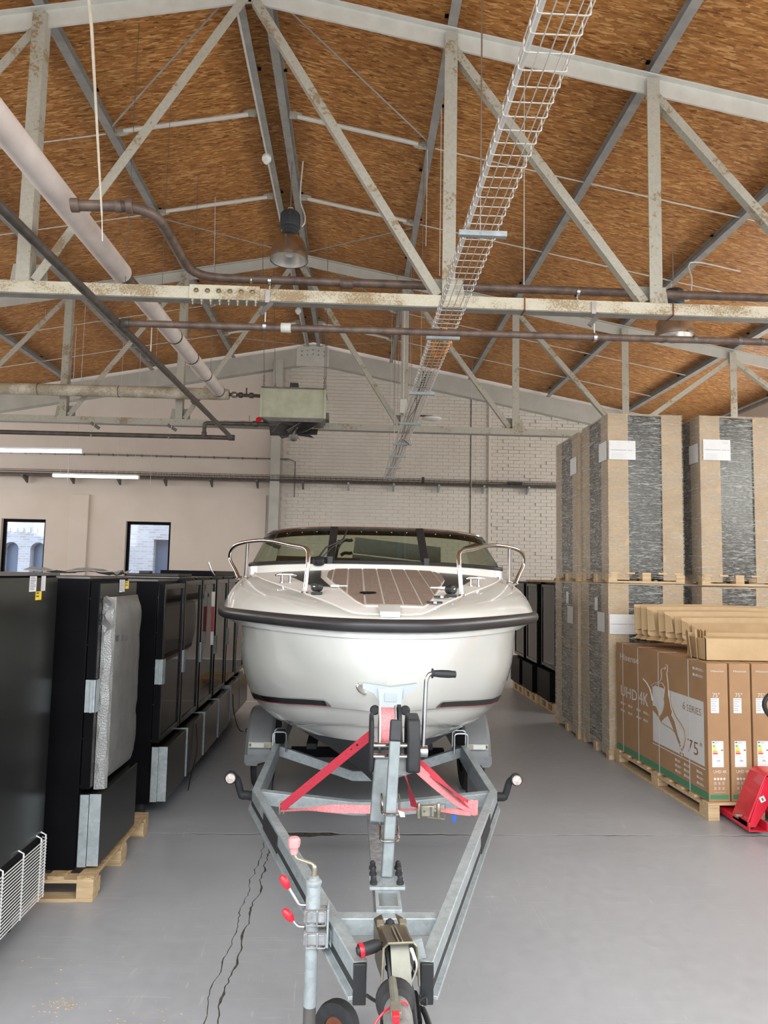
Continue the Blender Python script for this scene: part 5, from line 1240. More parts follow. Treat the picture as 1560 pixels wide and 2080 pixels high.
# winch post
pb, pt = V((CX+.008, 3.42, FZ+.01)), V((CX+.045, 3.58, 1.185))
MB().bar(pb, pt, .052, .052, (0,1,0)).build('winch_post', 'galvanised_post', tr, bevel=.006)
MB().bar(pt-V((0, .004, .0)), pt+(pt-pb).normalized()*.10, .056, .056, (0,1,0)).build('post_cap', 'rubber', tr, bevel=.006)
ch = MB(); a, b = V((CX-.005, 3.50, .80)), V((CX+.02, 3.70, 1.06)); ch.bar(a+V((-.012, .06, 0)), b+V((-.012, .06, 0)), .11, .05, (0,1,0)); ch.build('winch_carriage', 'galvanised_post', tr, bevel=.008)
for k in (.30, .49):
    c = pb.lerp(pt, k)
    m = MB().tube(fillet([c+V((-.042, .10, .035)), c+V((-.042, -.045, -.012)), c+V((.042, -.045, -.012)), c+V((.042, .10, .035))], .02, 4), .0065, 8); m.build('u_bolt', 'stainless', tr)
MB().prism([(0, 0), (.03, -.01), (.034, -.03), (.012, -.03)], pb.lerp(pt, .49)+V((.03, -.06, .01)), (1,0,0), (0,0,1), (0,.004,0)).build('tie_tag', 'paper', tr)
# winch: side plates, drum with strap, shafts, crank
WY = 3.82
ct = CX+.03
lp = [(-.10, -.10), (.04, -.13), (.11, -.05), (.12, .10), (.07, .17), (-.06, .16), (-.10, .08)]
for x, n in ((ct-.105, .022), (ct+.085, .07)): MB().prism(lp, (x, WY-.02, 1.10), (0,1,0), (0,0,1), (n, 0, 0)).build('winch_cover', 'rubber', tr, bevel=.012)
MB().box(ct-.085, ct+.09, WY-.06, WY+.10, .97, 1.06).build('winch_frame', 'rust_red' if False else 'tow_grey', tr, bevel=.004)
for z, y in ((1.135, WY-.10), (1.08, WY-.10)): MB().lathe([(.012, -.09), (.012, .09)], (ct-.0, y, z), (1,0,0), 10).build('winch_shaft', 'stainless', tr)
MB().lathe([(.03, -.038), (.10, -.037), (.10, .037), (.03, .038)], (ct-.012, WY+.01, 1.20), (1,0,0), 28).build('strap_drum', 'strap_pink', tr)
for x in (-.052, .030): MB().lathe([(.03, -.004), (.112, -.004), (.112, .004), (.03, .004)], (ct+x, WY+.01, 1.20), (1,0,0), 28).build('drum_flange', 'white_paint' if x < 0 else 'galvanised', tr)
MB().lathe([(.03, -.009), (.118, -.009), (.118, .009), (.03, .009)], (ct+.05, WY+.0, 1.20), (1,0,0), 28).build('drum_gear', 'rubber', tr)
hb = V((ct+.175, WY-.02, 1.085))
MB().lathe([(.028, -.025), (.030, -.02), (.030, .02), (.028, .025)], hb, (1,0,0), 18).build('crank_hub', 'brushed', tr)
MB().tube([hb-V((.08, 0, 0)), hb], .016, 10).build('crank_shaft', 'brushed', tr)
cr = fillet([hb, hb+V((.012, -.01, .37)), hb+V((.03, -.01, .40)), hb+V((.055, -.012, .40))], .03, 6)
MB().tube(cr, .0115, 12).build('crank_arm', 'brushed', tr)
g0 = hb+V((.038, -.012, .402)); MB().lathe([(.014, 0), (.026, .002), (.026, .008), (.017, .014), (.020, .05), (.0205, .09), (.018, .115), (.018, .128), (.012, .131)], g0, (1,0,-.03), 18).build('crank_grip', 'rubber', tr)
# bow stop
sx = CX+.045; SYB = 4.12; SZ = 1.335
rows = []
for i in range(11):
    u = -1+2*i/10; x = sx+.155*u; zt = SZ+.035+.02*abs(u); zb = SZ-.035+.06*abs(u)-(.03 if abs(u) < .5 else 0)
    yy = SYB-.06+.01*abs(u)
    rows.append([(x, yy, zb), (x, yy, zt)])
MB().slab(rows, (0, .05, 0)).build('bow_stop', 'stop_white', tr, bevel=.005)
MB().slab([[(sx-.062, SYB-.10, SZ-.16), (sx+.062, SYB-.10, SZ-.16)], [(sx-.062, SYB-.075, SZ-.04), (sx+.062, SYB-.075, SZ-.04)], [(sx-.07, SYB-.065, SZ+.03), (sx+.07, SYB-.065, SZ+.03)]], (0, .05, 0)).build('bow_stop_arm', 'stop_white', tr, bevel=.004)
MB().box(sx-.035, sx+.035, SYB-.078, SYB-.06, SZ-.045, SZ+.005).build('arm_boss', 'stop_white', tr, bevel=.004)
for x in (-.085, .085): MB().lathe([(.010, 0), (.026, .003), (.028, .012), (.02, .022)], (sx+x, SYB-.05, SZ-.09), (0,-1,0), 14).build('rubber_buffer', 'rubber', tr)
for x in (-.058, .058): MB().bar((sx+x, WY+.05, 1.03), (sx+x, SYB-.05, SZ-.10), .012, .05, (0,1,0)).build('stop_bracket', 'galvanised', tr)
# coupling head, damper boot, hand brake
q0, q1 = V((CX-.008, 2.96, .60)), V((CX+.018, 2.63, .632)); dv = (q1-q0).normalized(); sxv = V((dv.y, -dv.x, 0)).normalized()*-1
hw = .058
rows = []
for t_, zo in ((.33, .012), (.55, .012), (.80, .02), (1.0, .03)):
    c = q0.lerp(q1, t_); rows.append([c+sxv*a+V((0,0,b+zo)) for a, b in ((-hw-.006, -.07), (-hw, .03), (-hw+.014, .045), (hw-.014, .045), (hw, .03), (hw+.006, -.07))])
MB().slab(rows, (0, 0, -.005)).build('coupling_handle', 'brown_grip', tr)
for a in (-1, 1):
    rows = [[q0.lerp(q1, t_)+sxv*(a*hw)+V((0,0,-.03)), q0.lerp(q1, t_)+sxv*(a*hw)+V((0,0,.04)), q0.lerp(q1, t_)+sxv*(a*(hw-.028))+V((0,0,.055))] for t_ in (0.0, .18, .34)]
    MB().slab(rows, sxv*(-a*.004)).build('handle_wing', 'brown_grip', tr)
    c = q0.lerp(q1, .30)+sxv*(a*(hw-.014))+V((0,0,.058)); MB().cbox(c, .026, .035, .012).build('weld_tab', 'zinc_yellow', tr)
for a in (-.006, .008): MB().bar(q0.lerp(q1, .42)+sxv*a+V((0,0,.060)), q0.lerp(q1, .97)+sxv*a+V((0,0,.077)), .005, .005).build('handle_rib', 'zinc_yellow', tr)
c = q0.lerp(q1, .26)+V((-.005, 0, .01)); MB().lathe([(.020, 0), (.021, .03), (.016, .05), (.006, .058), (0, .058)], c, (0,0,1), 14).build('bolt_cap', 'rubber', tr)
c = q0.lerp(q1, .22); MB().cbox(c+V((0,0,-.01)), .10, .10, .02).build('coupling_base', 'galvanised', tr)
rim = [q1+sxv*a+V((0,0,b+.03)) for a, b in ((-hw-.006, -.10), (-hw-.002, .03), (-hw+.014, .045), (hw-.014, .045), (hw+.002, .03), (hw+.01, -.10))]
MB().tube(rim, .0045, 6).build('handle_lip', 'zinc_yellow', tr)
MB().slab([[q1+sxv*(-.032)+dv*-.04+V((0,0,.068)), q1+sxv*.034+dv*-.04+V((0,0,.068))], [q1+sxv*(-.032)+dv*.03+V((0,0,-.03)), q1+sxv*.036+dv*.03+V((0,0,-.03))], [q1+sxv*(-.032)+dv*.05+V((0,0,-.075)), q1+sxv*.036+dv*.05+V((0,0,-.075))]], (0, .006, -.002)).build('coupling_head', 'tow_plate', tr)
MB().tube(spline([q1+sxv*.04+V((0,.02,.05)), q1+sxv*.055+V((0,.0,.0)), q1+sxv*.04+V((0,.0,-.05))], 12), .009, 8).build('catch_spring', 'stainless', tr)
MB().tube([q1+sxv*-.045+V((0,.06,.04)), q1+sxv*-.03+V((0,.0,-.05))], .012, 8).build('catch_pin', 'black_plastic', tr)
bo = P(806, 2046, Y=2.46)
MB().lathe([(.046, -.02), (.056, -.01), (.052, .005), (.062, .018), (.057, .034), (.067, .046), (.062, .06), (.068, .072), (.05, .085)], bo, (0,1,-.25), 24).build('damper_boot', 'rubber', tr)
MB().lathe([(.03, -.40), (.046, -.38), (.048, -.06), (.040, .02)], bo, (0,1,.0), 20).build('coupling_tube', 'tow_grey', tr)
MB().tube([P(797, 1990, Y=2.50), P(800, 2015, Y=2.43), P(803, 2045, Y=2.36)], [.013, .014, .012], 8).build('brake_rod', 'tow_plate', tr)
cb = P(804, 2052, Y=2.34); MB().cbox(cb, .034, .06, .022).build('catch_block', 'tow_plate', tr, bevel=.003); MB().cbox(P(804, 2066, Y=2.30), .022, .028, .024).build('release_button', 'red_plastic', tr, bevel=.003)
MB().tube(spline([P(795, 2044, Y=2.37), P(780, 2056, Y=2.35), P(768, 2070, Y=2.34), P(758, 2086, Y=2.33)], 16), .0035, 6).build('breakaway_cable', 'red_plastic', tr)
MB().tube(spline([P(812, 2036, Y=2.38), P(822, 2036, Y=2.38), P(829, 2043, Y=2.38)], 10), .0035, 6).build('breakaway_cable', 'red_plastic', tr)
g = V((CX-.135, 2.66, .665)); ga = V((1, .35, .10)).normalized()
MB().lathe([(.013, 0), (.016, .008), (.016, .014), (.021, .016), (.022, .07), (.016, .09)], g, ga, 16).build('brake_grip', 'rubber', tr); MB().lathe([(.0215, .008), (.0235, .012), (.0235, .020), (.0215, .024)], g, ga, 16, False).build('grip_ring', 'red_plastic', tr)
MB().bar(g+ga*.012-V((0,0,.023)), g+ga*.065-V((0,0,.022)), .006, .005).build('grip_trigger', 'red_plastic', tr)
MB().tube([g+ga*.09, g+ga*.16+V((0,0,-.08)), (CX-.02, 2.75, .56)], .012, 8).build('brake_lever', 'black_plastic', tr)
MB().cbox((CX+.095, 2.74, .635), .035, .012, .07, Matrix.Rotation(-.25, 3, 'Y')).build('switch_tab', 'galvanised', tr)
MB().box(CX-.05, CX+.08, 2.45, 2.62, .44, .56).build('drawbar_head', 'black_metal', tr, bevel=.01)
MB().box(CX-.105, CX-.01, 2.05, 2.60, .40, .42).build('drawbar_plate', 'galvanised', tr); MB().box(CX-.105, CX-.09, 2.05, 2.60, .36, .42).build('drawbar_plate', 'galvanised', tr)
hs = spline([P(826, 1992, Y=2.66), P(834, 2010, Y=2.60), P(838, 2040, Y=2.50), P(841, 2075, Y=2.40), P(845, 2110, Y=2.3)], 80)
MB().tube(hs, [.0125 if i % 2 else .0095 for i in range(80)], 10).build('corrugated_hose', 'black_plastic', tr)
hs = spline([P(852, 2020, Y=2.70), P(856, 2036, Y=2.69), P(866, 2040, Y=2.68), P(864, 2026, Y=2.69), P(850, 2034, Y=2.66), P(845, 2042, Y=2.62), P(856, 2046, Y=2.60), P(864, 2060, Y=2.55), P(874, 2090, Y=2.45)], 80)
MB().tube(hs, [.0045]*46+[(.0105 if i % 2 else .008) for i in range(34)], 8).build('plug_cable', 'black_plastic', tr)
MB().tube(spline([P(745, 2022, Y=2.69), P(757, 2030, Y=2.66), P(768, 2036, Y=2.60)], 10), .006, 8).build('plug_cable', 'black_plastic', tr)
# jockey wheel and clamp
jy = 3.0; jx = P(636, 1840, Y=jy).x
def jz(v): return P(638, v, Y=jy).z
MB().tube([(jx, jy, jz(1862)), (jx, jy, jz(1795))], .030, 20).build('jockey_sleeve', 'galvanised', tr)
MB().lathe([(.031, 0), (.033, .004), (.033, .014), (.028, .02), (.021, .023), (.021, .030), (.010, .034)], (jx, jy, jz(1797)), (0,0,1), 20).build('sleeve_collar', 'galvanised', tr)
MB().tube([(jx-.002, jy, jz(2042)), (jx-.001, jy, jz(1862))], .0265, 20).build('jockey_tube', 'galvanised', tr); MB().tube([(jx-.004, jy, .05), (jx-.003, jy, jz(2040))], .025, 16).build('jockey_inner_tube', 'dark_steel', tr)
def jp(u, v, dy=0): return P(u, v, Y=jy+dy)
ck = fillet([(jx, jy, jz(1788)), jp(640, 1756), jp(598, 1742), jp(597, 1722)], .022, 5); MB().tube(ck, [.010]*4+[.0065]*(len(ck)-4), 10).build('jockey_crank', 'zinc_yellow', tr)
MB().lathe([(.015, 0), (.017, .022), (.022, .026), (.025, .038), (.025, .056), (.018, .064), (0, .066)], jp(597, 1734), (0,0,1), 8).build('crank_knob', 'pink_plastic', tr)
for v in (1857, 1902):
    z = jz(v); hz = .029
    for u0, u1 in ((622, 644), (645, 662)):
        a, b = jp(u0, v, -.034).x, jp(u1, v, -.034).x; y = jy-.034
        m = MB().tube(fillet([(a, y, z-hz), (b, y, z-hz), (b, y, z+hz), (a, y, z+hz), (a, y, z-hz)], .008, 3), .0032, 6); m.build('clamp_loop', 'brushed', tr)
    MB().box(jx-.036, jx+.062, jy-.030, jy+.030, z-hz+.004, z+hz-.004).build('clamp_jaw', 'galvanised_dull', tr, bevel=.008)
for pts in (((622, 1838), (607, 1838), (581, 1795)), ((618, 1882), (605, 1882), (588, 1862))):
    lv = fillet([jp(*q) for q in pts], .015, 4); MB().tube(lv, .0055, 8).build('clamp_lever', 'brushed', tr)
    d = (lv[-1]-lv[-2]).normalized(); MB().lathe([(.007, -.012), (.014, .0), (.017, .018), (.015, .036), (.009, .046), (0, .049)], lv[-1]-d*.010, d, 14).build('lever_knob', 'red_plastic', tr)
px_ = jp(664, 1880).x
MB().box(px_, px_+.008, jy-.045, jy+.045, jz(1915), jz(1838)).build('clamp_plate', 'galvanised', tr, bevel=.002)
jw = P(684, 2083, Z=.098); ja = V((-.45, -1, .12)).normalized()
MB().lathe([(.045, -.03), (.075, -.034), (.094, -.026), (.098, 0), (.094, .026), (.075, .034), (.045, .03)], jw, ja, 28, False).build('jockey_wheel', 'tyre', tr)
MB().lathe([(.012, -.022), (.04, -.026), (.05, -.020), (.05, .020), (.04, .026), (.012, .022)], jw, ja, 20).build('jockey_rim', 'rust_red', tr)
MB().lathe([(.010, -.05), (.010, .05)], jw, ja, 10).build('jockey_axle', 'brushed', tr)
MB().bar((jx-.004, jy, .08), jw+V((-.05, .0, .0)), .05, .012, (0,0,1)).build('wheel_fork', 'dark_steel', tr)

# ================================================================ straps
def band(pts, w, n, mt, name, par, tw=None, up=(0,0,1), th=.002):
    pts = spline(pts, n); rows = []
    for i, p in enumerate(pts):
        d = (pts[min(i+1, n-1)]-pts[max(i-1, 0)]).normalized(); s_ = d.cross(V(up)).normalized(); k = s_.cross(d)
        a = tw(i/(n-1)) if tw else 0
        v = s_*math.cos(a)+k*math.sin(a); rows.append([p-v*w/2, p+v*w/2])
    o = MB().slab(rows, (0, -th, th)).build(name, mt, par, fix=True); return o
st = thing('lashing_strap', 'red lashing strap with ratchet tying the winch to both drawbar sides', 'strap', (CX, 4.3, .6))
hkL, hkR = P(572, 1643, Y=4.36), P(962, 1640, Y=4.40)
band([P(757, 1490, Y=3.95), hkL+V((.0, -.02, .01))], .050, 12, 'strap_red', 'strap_band', st, lambda t: PI/2*.9, th=.003)
band([P(846, 1548, Y=3.98), P(900, 1590, Y=4.15), P(940, 1625, Y=4.33), hkR], .046, 30, 'strap_red', 'strap_band', st, lambda t: 1.0+1.4*math.sin(t*2.6))
band([P(842, 1556, Y=3.95), P(890, 1600, Y=4.12), P(930, 1630, Y=4.3), hkR+V((-.01, -.02, -.01))], .046, 30, 'strap_pink', 'strap_band', st, lambda t: 1.25+.5*math.sin(t*3))
band([P(822, 1566, Y=3.95), P(833, 1605, Y=4.1), P(842, 1640, Y=4.2)], .046, 20, 'strap_red', 'strap_band', st, lambda t: 1.5+1.5*t)
bk = P(868, 1645, Y=4.22)
band([hkL+V((.0, -.03, .0)), P(650, 1643, Y=4.3), P(720, 1644, Y=4.25), P(800, 1645, Y=4.22), bk+V((-.05, 0, 0))], .046, 44, 'strap_pink', 'strap_band', st, lambda t: PI/2-1.35*math.sin(min(1, max(0, (t-.15)/.75))*PI)**2, up=(0,1,.0))
band([bk+V((.05, 0, 0)), P(915, 1648, Y=4.27), hkR+V((-.03, -.03, -.02))], .046, 20, 'strap_pink', 'strap_band', st, lambda t: PI/2-.7*t, up=(0,1,0))
rk = thing('ratchet', 'ratchet', 'ratchet', bk) if False else None
MB().cbox(bk+V((0, -.012, 0)), .075, .03, .060).build('ratchet_body', 'zinc_yellow', st, bevel=.004)
for dx in (-.052, .062): MB().lathe([(.010, -.042), (.012, -.038), (.012, .038), (.010, .042)], bk+V((dx, -.015, 0)), (0,0,1), 10).build('ratchet_spindle', 'zinc_yellow', st)
m = MB().tube([bk+V((.0, -.02, .035)), bk+V((.10, -.02, .040)), bk+V((.10, -.02, .015)), bk+V((.09, -.02, .015))], .004, 6); m.tube([bk+V((.0, -.02, -.035)), bk+V((.10, -.02, -.045)), bk+V((.10, -.02, -.020))], .004, 6); m.build('ratchet_handle', 'zinc_yellow', st)
MB().cbox(bk+V((.018, -.030, 0)), .010, .006, .05).build('ratchet_slot', 'dark_steel', st); MB().lathe([(.006, 0), (.006, .004)], bk+V((-.02, -.028, .0)), (0,-1,0), 8).build('rivet', 'dark_steel', st)
MB().prism([(0, 0), (.018, .004), (.030, -.02), (.020, -.045), (.002, -.04)], P(918, 1655, Y=4.27), (1,0,0), (0,0,1), (0,.002,0)).build('strap_tag', 'blue_label', st)
for h in (hkL, hkR):
    MB().tube(fillet([h+V((-.012, 0, -.03)), h+V((-.012, 0, .04)), h+V((.012, 0, .04)), h+V((.012, 0, -.03))], .01, 3), .005, 6).build('strap_hook', 'zinc_yellow', st)
rows = [[hkR+V((-.04+.02*i, -.035+.004*math.sin(i*2+j), -.035+.022*j+.006*math.sin(i*3+j))) for i in range(4)] for j in range(5)]
MB().slab(rows, (0, .004, 0)).build('strap_knot', 'strap_pink', st)
for k in (.40, .46, .52, .58):
    c = P(757, 1490, Y=3.95).lerp(hkL, k-.22); d = (hkL-P(757, 1490, Y=3.95)).normalized(); u = V((0,0,1)); u = (u-d*u.dot(d)).normalized()
    MB().prism([(-.030, -.014), (-.016, -.014), (-.016, .012), (-.024, .014), (-.030, .010)], c-V((0, .006, 0)), d, u, (0, -.0006, 0)).build('strap_print', 'black_plastic', st)
# ================================================================ motor boat on the trailer
BX = .215
bt = thing('motor_boat', 'white open motor boat with black rub rail and windscreen, bow to the viewer', 'boat', (BX, 7, .4))
NL = 56
def line(pts, s, n=NL): return [V((BX+s*p.y, p.x, p.z)) for p in spline([(y, b, z) for y, b, z in pts], n)]
LIP  = [(4.195,0,1.625),(4.205,.10,1.625),(4.25,.24,1.625),(4.40,.43,1.625),(4.64,.64,1.622),(5.0,.875,1.618),(5.5,1.045,1.61),(6.2,1.10,1.60),(8,1.12,1.58),(10.3,1.10,1.56)]
KNU  = [(4.20,0,1.47),(4.215,.09,1.47),(4.27,.21,1.465),(4.43,.39,1.46),(4.70,.60,1.45),(5.05,.84,1.435),(5.55,1.04,1.42),(6.2,1.115,1.40),(8,1.135,1.38),(10.3,1.115,1.37)]
STR  = [(4.26,0,1.19),(4.29,.06,1.19),(4.37,.14,1.185),(4.55,.29,1.165),(4.80,.46,1.13),(5.15,.68,1.075),(5.6,.89,1.015),(6.2,1.02,.965),(8,1.07,.94),(10.3,1.06,.93)]
SPR  = [(4.34,0,1.09),(4.39,.05,1.085),(4.50,.13,1.065),(4.70,.27,1.03),(4.98,.44,.975),(5.35,.62,.905),(5.85,.80,.835),(6.4,.875,.815),(8,.92,.82),(10.3,.92,.82)]
SPR2 = [(y+.010, max(0, b-.042), z-.012) for y, b, z in SPR]
STR2 = [(y+.006, max(0, b-.014), z-.010) for y, b, z in STR]
ANT  = [(4.47,0,.965),(4.54,.05,.955),(4.68,.13,.93),(4.92,.26,.89),(5.22,.40,.845),(5.6,.57,.795),(6.05,.71,.772),(6.6,.785,.775),(8,.83,.785),(10.3,.83,.785)]
KEEL = [(4.47,0,.965),(4.52,0,.91),(4.62,0,.82),(4.78,0,.70),(4.98,0,.585),(5.22,0,.49),(5.55,0,.435),(6.2,0,.41),(8,0,.41),(10.3,0,.41)]
def loft(lines, bulges, sub, s):
    out = []
    for (A, B), bl in zip(zip(lines[:-1], lines[1:]), bulges):
        a, b = line(A, s), line(B, s)
        for k in range(sub):
            f = k/sub; row = []
            for i in range(NL):
                p = a[i].lerp(b[i], f); h = bl*4*f*(1-f)*min(1, (i/10))
                row.append(p + V((s*h*.8, -h*.5, -h*.2)))
            out.append(row)
    out.append(line(lines[-1], s)); return out
def mirror_build(fn, name, mt, par, **k):
    m = MB()
    for s in (-1, 1): m.grid(fn(s))
    return m.build(name, mt, par, **k)
hull = MB()
for s in (-1, 1):
    R = loft([LIP, KNU, STR, STR2, SPR, SPR2, ANT], [.0, .03, 0, .012, 0, .008], 5, s); hull.grid(R if s > 0 else R)
R = [line(LIP, 1)[-1], line(KNU, 1)[-1], line(STR, 1)[-1], line(SPR, 1)[-1], line(ANT, 1)[-1]]; Lf = [line(x, -1)[-1] for x in (LIP, KNU, STR, SPR, ANT)]
hull.add(R + Lf[::-1], [tuple(range(10))])
def weld(o):
    b = bmesh.new(); b.from_mesh(o.data); bmesh.ops.remove_doubles(b, verts=b.verts, dist=.002); bmesh.ops.recalc_face_normals(b, faces=b.faces); b.to_mesh(o.data); b.free()
    o.data.polygons.foreach_set('use_smooth', [True]*len(o.data.polygons)); o.data.set_sharp_from_angle(angle=math.radians(28)); return o
weld(hull.build('hull', 'gelcoat', bt))
m = MB()
for s in (-1, 1): m.grid(loft([ANT, KEEL], [-.02], 6, s))
m.add([line(ANT, 1)[-1], line(KEEL, 1)[-1], line(ANT, -1)[-1]], [(0, 1, 2)]); weld(m.build('hull_bottom', 'antifoul', bt))
# side stripes: dark band over a thin red line
for s in (-1, 1):
    a, b = line(STR, s, 160), line(KNU, s, 160); i0 = next(i for i in range(160) if abs(a[i].x-BX) > .31)
    def sr(f0, f1, off, k): return [[a[i].lerp(b[i], f)+V((s*off, -off*.6, 0))+V((s*.03*.8*4*f*(1-f), -.03*.5*4*f*(1-f), 0)) for f in (f0, f1)] for i in range(i0+k, 160)]
    rr_ = sr(.025, .135, .004, 0); rr_[0][1] = rr_[2][1]; MB().slab(rr_, (0, .002, 0)).build('hull_stripe', 'black_gloss', bt)
    MB().slab(sr(.008, .024, .004, 0), (0, .002, 0)).build('stripe_edge', 'price_red', bt)
# rub rail
RAIL = [(4.175,0,1.70),(4.185,.10,1.70),(4.235,.27,1.70),(4.385,.46,1.70),(4.63,.68,1.70),(4.97,.93,1.70),(5.42,1.16,1.695),(6.0,1.25,1.69),(7.2,1.27,1.68),(10.3,1.25,1.66)]
full = line(RAIL, -1, 70)[::-1] + line(RAIL, 1, 70)[1:]
m = MB(); m.tube(full, .041, 14); m.build('rub_rail', 'rail_rubber', bt)
m = MB()
for s in (-1, 1): m.grid([line(RAIL, s), [p+V((0, .01, -.035)) for p in line(RAIL, s)], [p.lerp(q, .6)+V((0,0,-.03)) for p, q in zip(line(RAIL, s), line(LIP, s))], line(LIP, s)])
weld(m.build('rail_flange', 'gelcoat', bt))
# deck moulding
ZC = [(4.0,1.74),(4.27,1.762),(4.4,1.80),(5.1,1.90),(6.1,2.035),(6.6,2.07),(11,2.07)]
def deckz(y, b):
    for (y0, z0), (y1, z1) in zip(ZC[:-1], ZC[1:]):
        if y <= y1: z = z0+(z1-z0)*(y-y0)/(y1-y0); break
    return z - .05*b*b
CREB = [(4.265,0),(4.27,.10),(4.30,.21),(4.52,.345),(4.95,.555),(5.45,.80),(5.95,1.0),(6.5,1.09),(7.5,1.12),(10.3,1.10)]
CRE = [(y, b, deckz(y, b) if y < 6.6 else 2.005) for y, b in CREB]
SH = [((r[0]*.55+c[0]*.45) - .01, r[1]*.62+c[1]*.38+.02*(r[1] > .3), r[2]*.40+c[2]*.60+.012) for r, c in zip(RAIL, CRE)]
m = MB()
def top(s): return [[p+V((0, .0, .03)) for p in line(RAIL, s)], line(SH, s), line(CRE, s)]
for s in (-1, 1):
    r0, r1, r2 = top(s); rows = []
    for k in range(9):
        t = k/8; rows.append([p*(1-t)**2+q*2*t*(1-t)+c*t*t if True else p for p, q, c in zip(r0, [x*1.0 for x in [ (2*b_ - (a_+c_)*.5) for a_, b_, c_ in zip(r0, r1, r2)]], r2)])
    m.grid(rows)
weld(m.build('deck_shoulder', 'gelcoat', bt))
m = MB()
for s in (-1, 1):
    c = [p for p in line(CRE, s, 90) if p.y < 6.62]; rows = []
    for k in range(9):
        f = k/8; rows.append([V((BX+(p.x-BX)*(1-f), p.y, deckz(p.y, abs(p.x-BX)*(1-f)))) for p in c])
    m.grid(rows)
weld(m.build('foredeck', 'gelcoat_matt', bt))
# recessed groove along the crease, bow roller block
for s in (-1, 1): MB().tube([p+V((0, 0, .002)) for p in line(CRE, s, 90) if p.y < 6.3], .005, 5).build('deck_groove', 'gelcoat_matt', bt)
MB().slab([[(BX-.045, 4.195, 1.735), (BX+.065, 4.195, 1.735)], [(BX-.050, 4.23, 1.775), (BX+.070, 4.23, 1.775)], [(BX-.06, 4.38, 1.808), (BX+.08, 4.38, 1.808)]], (0, 0, .006)).build('bow_plate', 'gelcoat', bt, bevel=.004)
MB().box(BX-.045, BX+.065, 4.188, 4.22, 1.752, 1.756).build('plate_slot', 'seam_white', bt)
# foam deck pad: planks with pale seams
PX = BX+.045
def yfront(b):
    b = abs(b); return 4.43 if b < .20 else (4.43+(b-.20)/.16*.70 if b < .36 else 5.13+(b-.36)/.11*.55)
def yrear(b):
    b = abs(b); return 6.08 if b < .40 else 6.08-.25*((b-.40)/.07)**2
def strip(x0, x1, dz, name, mt, par):
    rows = []; n = 26
    for i in range(n+1):
        t = i/n; row = []
        for x in (x0, (x0+x1)/2, x1):
            y = yfront(x)+(yrear(x)-yfront(x))*t; row.append((PX+x, y, deckz(y, abs(PX+x-BX))+dz))
        rows.append(row)
    return MB().slab(rows, (0, 0, -.008)).build(name, mt, par)
rows = []
for i in range(31):
    t = i/30; rows.append([(PX+x, yfront(x*.985)-.02+(yrear(x*.985)-yfront(x*.985)+.04)*t, deckz(yfront(x*.985)-.02+(yrear(x*.985)-yfront(x*.985)+.04)*t, abs(PX+x-BX))+.007) for x in [-.472+.944*k/16 for k in range(17)]])
pad = MB().slab(rows, (0, 0, -.012)).build('deck_pad', 'seam_white', bt)
pitch = .1185; e = [-.468] + [-.468+.052+pitch*k for k in range(8)] + [.468]
for a, b in zip(e[:-1], e[1:]): strip(a+.007, min(b, .468)-.007, .0135, 'foam_plank', 'deck_foam', pad)
for s in (-1, 1):
    h = V((PX+s*.385, 5.12, deckz(5.12, .4)+.016)); MB().cbox(h, .06, .05, .018).build('pad_hinge', 'white_plastic', bt, bevel=.006); MB().cbox(h+V((-s*.055, -.02, 0)), .07, .016, .012).build('hinge_arm', 'white_plastic', bt, bevel=.004)
c = V((PX-.155, 4.82, deckz(4.82, .1)+.017)); m = MB().tube([c+V((.052*math.cos(2*PI*k/28), .052*math.sin(2*PI*k/28), .0)) for k in range(28)], .006, 6, True); em = m.build('deck_cap', 'black_gloss', bt)
MB().lathe([(.046, 0), (.046, .003)], c-V((0,0,.004)), (0,0,1), 24).build('cap_plate', 'stainless', em); MB().cbox(c, .05, .012, .010).build('cap_bar', 'black_gloss', em); MB().cbox(c, .012, .07, .009).build('cap_bar', 'black_gloss', em)
for y, x in ((4.52, .26), (4.74, .33)):
    p = V((PX+x, y, deckz(y, x)+.015)); m = MB().cbox(p, .10, .018, .014).build('pad_latch', 'black_plastic', bt, bevel=.004); MB().cbox(p, .02, .06, .012).build('latch_tongue', 'stainless', m)
# dark deck hatches either side of the pad
for s in (-1, 1):
    q = [(.395, 5.17), (.485, 5.62), (.50, 6.05), (.83, 6.05), (.52, 5.20)]
    MB().prism([(x*s+.5*.045, y) for x, y in q], (BX, 0, 0), (1,0,0), (0,1,0), (0,0,0)) if False else None
    vs = [V((BX+.02+s*x, y, deckz(y, x)+.006)) for x, y in q]; MB().add(vs + [v-V((0,0,.012)) for v in vs], [(0,1,2,3,4), (9,8,7,6,5)] + [(i, (i+1) % 5, 5+(i+1) % 5, 5+i) for i in range(5)]).build('deck_hatch', 'hatch_glass', bt)
